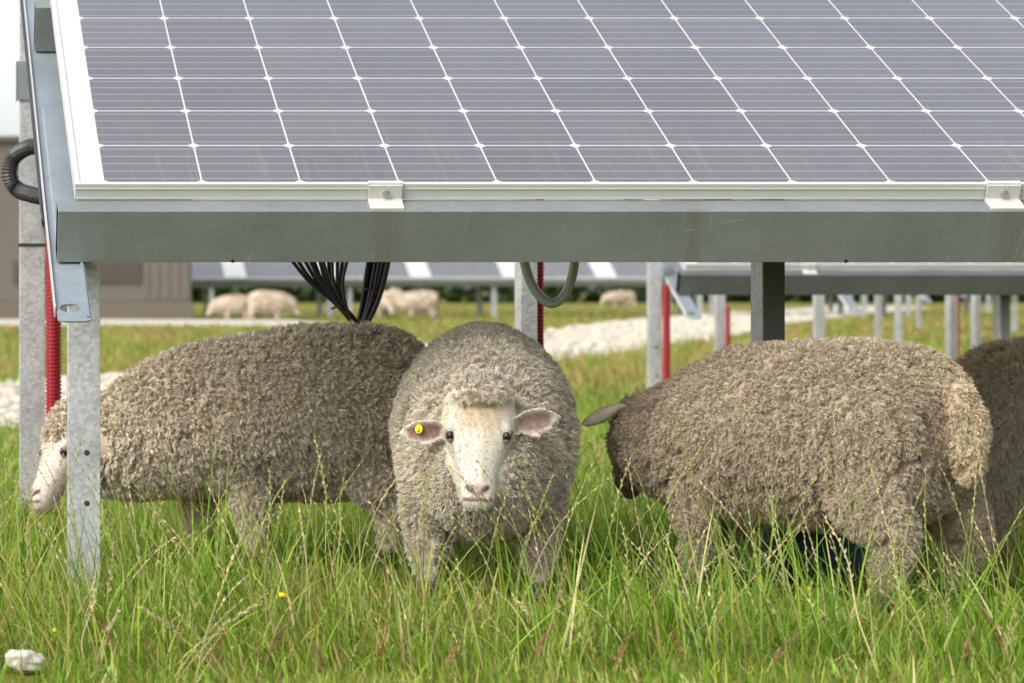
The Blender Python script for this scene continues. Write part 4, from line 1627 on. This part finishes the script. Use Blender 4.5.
# stalks in chosen places: (column, distance, tip row, lean to the left(-)/right(+), dry)
chosen = [(735, 5.5, 398, -.18, 0), (770, 5.6, 455, -.5, 0), (815, 5.5, 520, -.75, 0), (830, 5.35, 500, -.12, 1), (872, 5.45, 520, -.35, 0), (905, 5.4, 460, -.10, 1), (895, 5.5, 480, .05, 0), (968, 5.45, 450, .0, 0), (985, 5.4, 540, -.5, 1),
          (1003, 5.5, 505, -.12, 1), (1015, 5.5, 510, -.1, 1), (560, 5.5, 450, -.15, 0), (530, 5.5, 450, .3, 0), (505, 5.5, 470, .2, 0), (480, 5.45, 480, .05, 0), (545, 5.5, 470, -.35, 0), (580, 5.45, 470, -.25, 0),
          (700, 5.6, 480, -.5, 0), (690, 5.5, 530, -.45, 1), (655, 5.55, 500, .1, 0), (300, 5.6, 455, .03, 0), (322, 5.6, 480, -.05, 0), (345, 5.7, 495, .35, 0), (262, 5.6, 480, -.3, 1), (215, 5.5, 470, -.45, 0), (180, 5.6, 485, -.1, 0),
          (110, 5.5, 460, -.3, 0), (150, 5.7, 470, -.2, 0), (60, 5.6, 440, -.5, 0), (20, 5.7, 440, -.4, 0), (35, 5.8, 430, .2, 0), (85, 5.4, 560, .1, 1), (165, 4.8, 590, .7, 1), (240, 4.75, 600, -.7, 1), (600, 5.3, 500, -.2, 0),
          (395, 5.6, 500, -.1, 0), (420, 5.6, 520, .2, 0), (375, 5.6, 480, -.25, 0), (625, 5.6, 520, .1, 0), (860, 5.3, 590, 0, 1), (950, 5.2, 590, .2, 1), (790, 5.6, 470, -.35, 0), (925, 5.5, 540, -.3, 0)]
for px, d, py, ln, dr in chosen:
    h = CAMZ - (py - YH) * d / F
    h = max(.12, h)
    bx = (px - PX0) * d / F
    spec.append((bx, d, h * 1.04, 0.0 if ln >= 0 else math.pi, abs(ln), .10 * r.random() + .05, dr, .42))
for px, d, py, ln, fat in ((655, 5.45, 532, .55, 1), (632, 5.5, 560, .5, 1), (540, 5.2, 585, -.1, 1), (1000, 5.35, 545, -.45, 1), (958, 5.3, 575, -.3, 1), (845, 5.1, 600, .05, 1), (905, 5.05, 605, .1, 1), (170, 4.75, 585, .6, 1), (232, 4.72, 592, -.65, 1), (95, 4.9, 600, .1, 1),
                              (532, 4.85, 610, .05, 2), (205, 4.8, 620, .1, 2), (690, 4.9, 640, -.2, 2), (955, 4.85, 625, .2, 2), (440, 4.8, 640, .15, 2), (330, 4.75, 645, -.2, 2), (120, 4.85, 600, -.1, 2), (770, 4.8, 640, .1, 2), (610, 4.8, 650, .2, 2), (1010, 4.9, 600, -.1, 2), (380, 4.9, 640, .0, 2), (260, 4.9, 640, .3, 2)):
    h = max(.10, CAMZ - (py - YH) * d / F)
    spec.append(((px - PX0) * d / F, d, h, 0.0 if ln >= 0 else math.pi, abs(ln), .25 * r.random() + .1, fat == 1, .38 if fat == 1 else .6, fat))
n = 0
while n < 640:
    y = r.uniform(4.7, 9.5)
    x = r.uniform(-.5, (1060 - PX0) * y / F + .4)
    if in_sheep(np.array([x]), np.array([y]), .10)[0] or bool(in_track(np.array([x]), np.array([y]))[0]):
        continue
    n += 1
    hmax = .40 if y < 5.9 else .34
    spec.append((x, y, r.uniform(.18, hmax) * (1 if y > 5.2 else .75), r.choice([math.pi, 0, r.uniform(0, 6.28)], p=[.45, .2, .35]), abs(r.normal(0, .28)), r.random() * .35, r.random() < .28, r.uniform(.3, .5)))
o = link_mesh('grass_stalks', stalks(spec, 5), M['stalk'])
tag(o, 'thin pale seeding grass stalks standing above the green grass', 'grass stalks', kind='stuff')

# ------------------------------------------------------------------ sky, sun, camera
SUN_EL, SUN_AZ = R(42), R(236)          # azimuth clockwise from +Y: behind the camera, to its left
w = bpy.data.worlds.new('World')
scene.world = w
w.use_nodes = True
nt = w.node_tree
nt.nodes.clear()
sky = nt.nodes.new('ShaderNodeTexSky')
sky.sky_type = 'NISHITA'
sky.sun_disc = False
sky.sun_elevation = SUN_EL
sky.sun_rotation = SUN_AZ
sky.air_density = 1.0
sky.dust_density = 3.2
sky.ozone_density = 1.0
hs = nt.nodes.new('ShaderNodeHueSaturation')
hs.inputs['Saturation'].default_value = 0.42
hs.inputs['Value'].default_value = 1.3
bg = nt.nodes.new('ShaderNodeBackground')
bg.inputs['Strength'].default_value = 0.15
wo = nt.nodes.new('ShaderNodeOutputWorld')
nt.links.new(sky.outputs[0], hs.inputs['Color'])
nt.links.new(hs.outputs[0], bg.inputs[0])
nt.links.new(bg.outputs[0], wo.inputs[0])

sd_ = bpy.data.lights.new('sun', 'SUN')
sd_.energy = 1.15
sd_.angle = R(40)
sd_.color = (1.0, 0.97, 0.92)
so = bpy.data.objects.new('sun', sd_)
COL.objects.link(so)
dirv = Vector((math.sin(SUN_AZ) * math.cos(SUN_EL), math.cos(SUN_AZ) * math.cos(SUN_EL), math.sin(SUN_EL)))
so.rotation_euler = dirv.to_track_quat('Z', 'Y').to_euler()
so.location = (-4, -4, 8)

cam = bpy.data.cameras.new('camera')
cam.sensor_width = 36
cam.lens = F / 1024 * 36
cam.shift_x = (512 - PX0) / 1024
cam.shift_y = -(341.5 - YH) / 1024
cam.clip_end = 4000
cam.clip_start = 0.05
cam.dof.use_dof = True
cam.dof.focus_distance = 6.1
cam.dof.aperture_fstop = 7.0
co_ = bpy.data.objects.new('camera', cam)
co_.location = (0, 0, CAMZ)
co_.rotation_euler = (R(90), 0, 0)
COL.objects.link(co_)
scene.camera = co_

scene.view_settings.view_transform = 'Standard'
scene.view_settings.look = 'None'
scene.view_settings.exposure = 0.84
scene.view_settings.gamma = 1.0
scene.render.engine = 'CYCLES'
scene.cycles.max_bounces = 8
scene.cycles.transparent_max_bounces = 8
scene.cycles.use_denoising = True
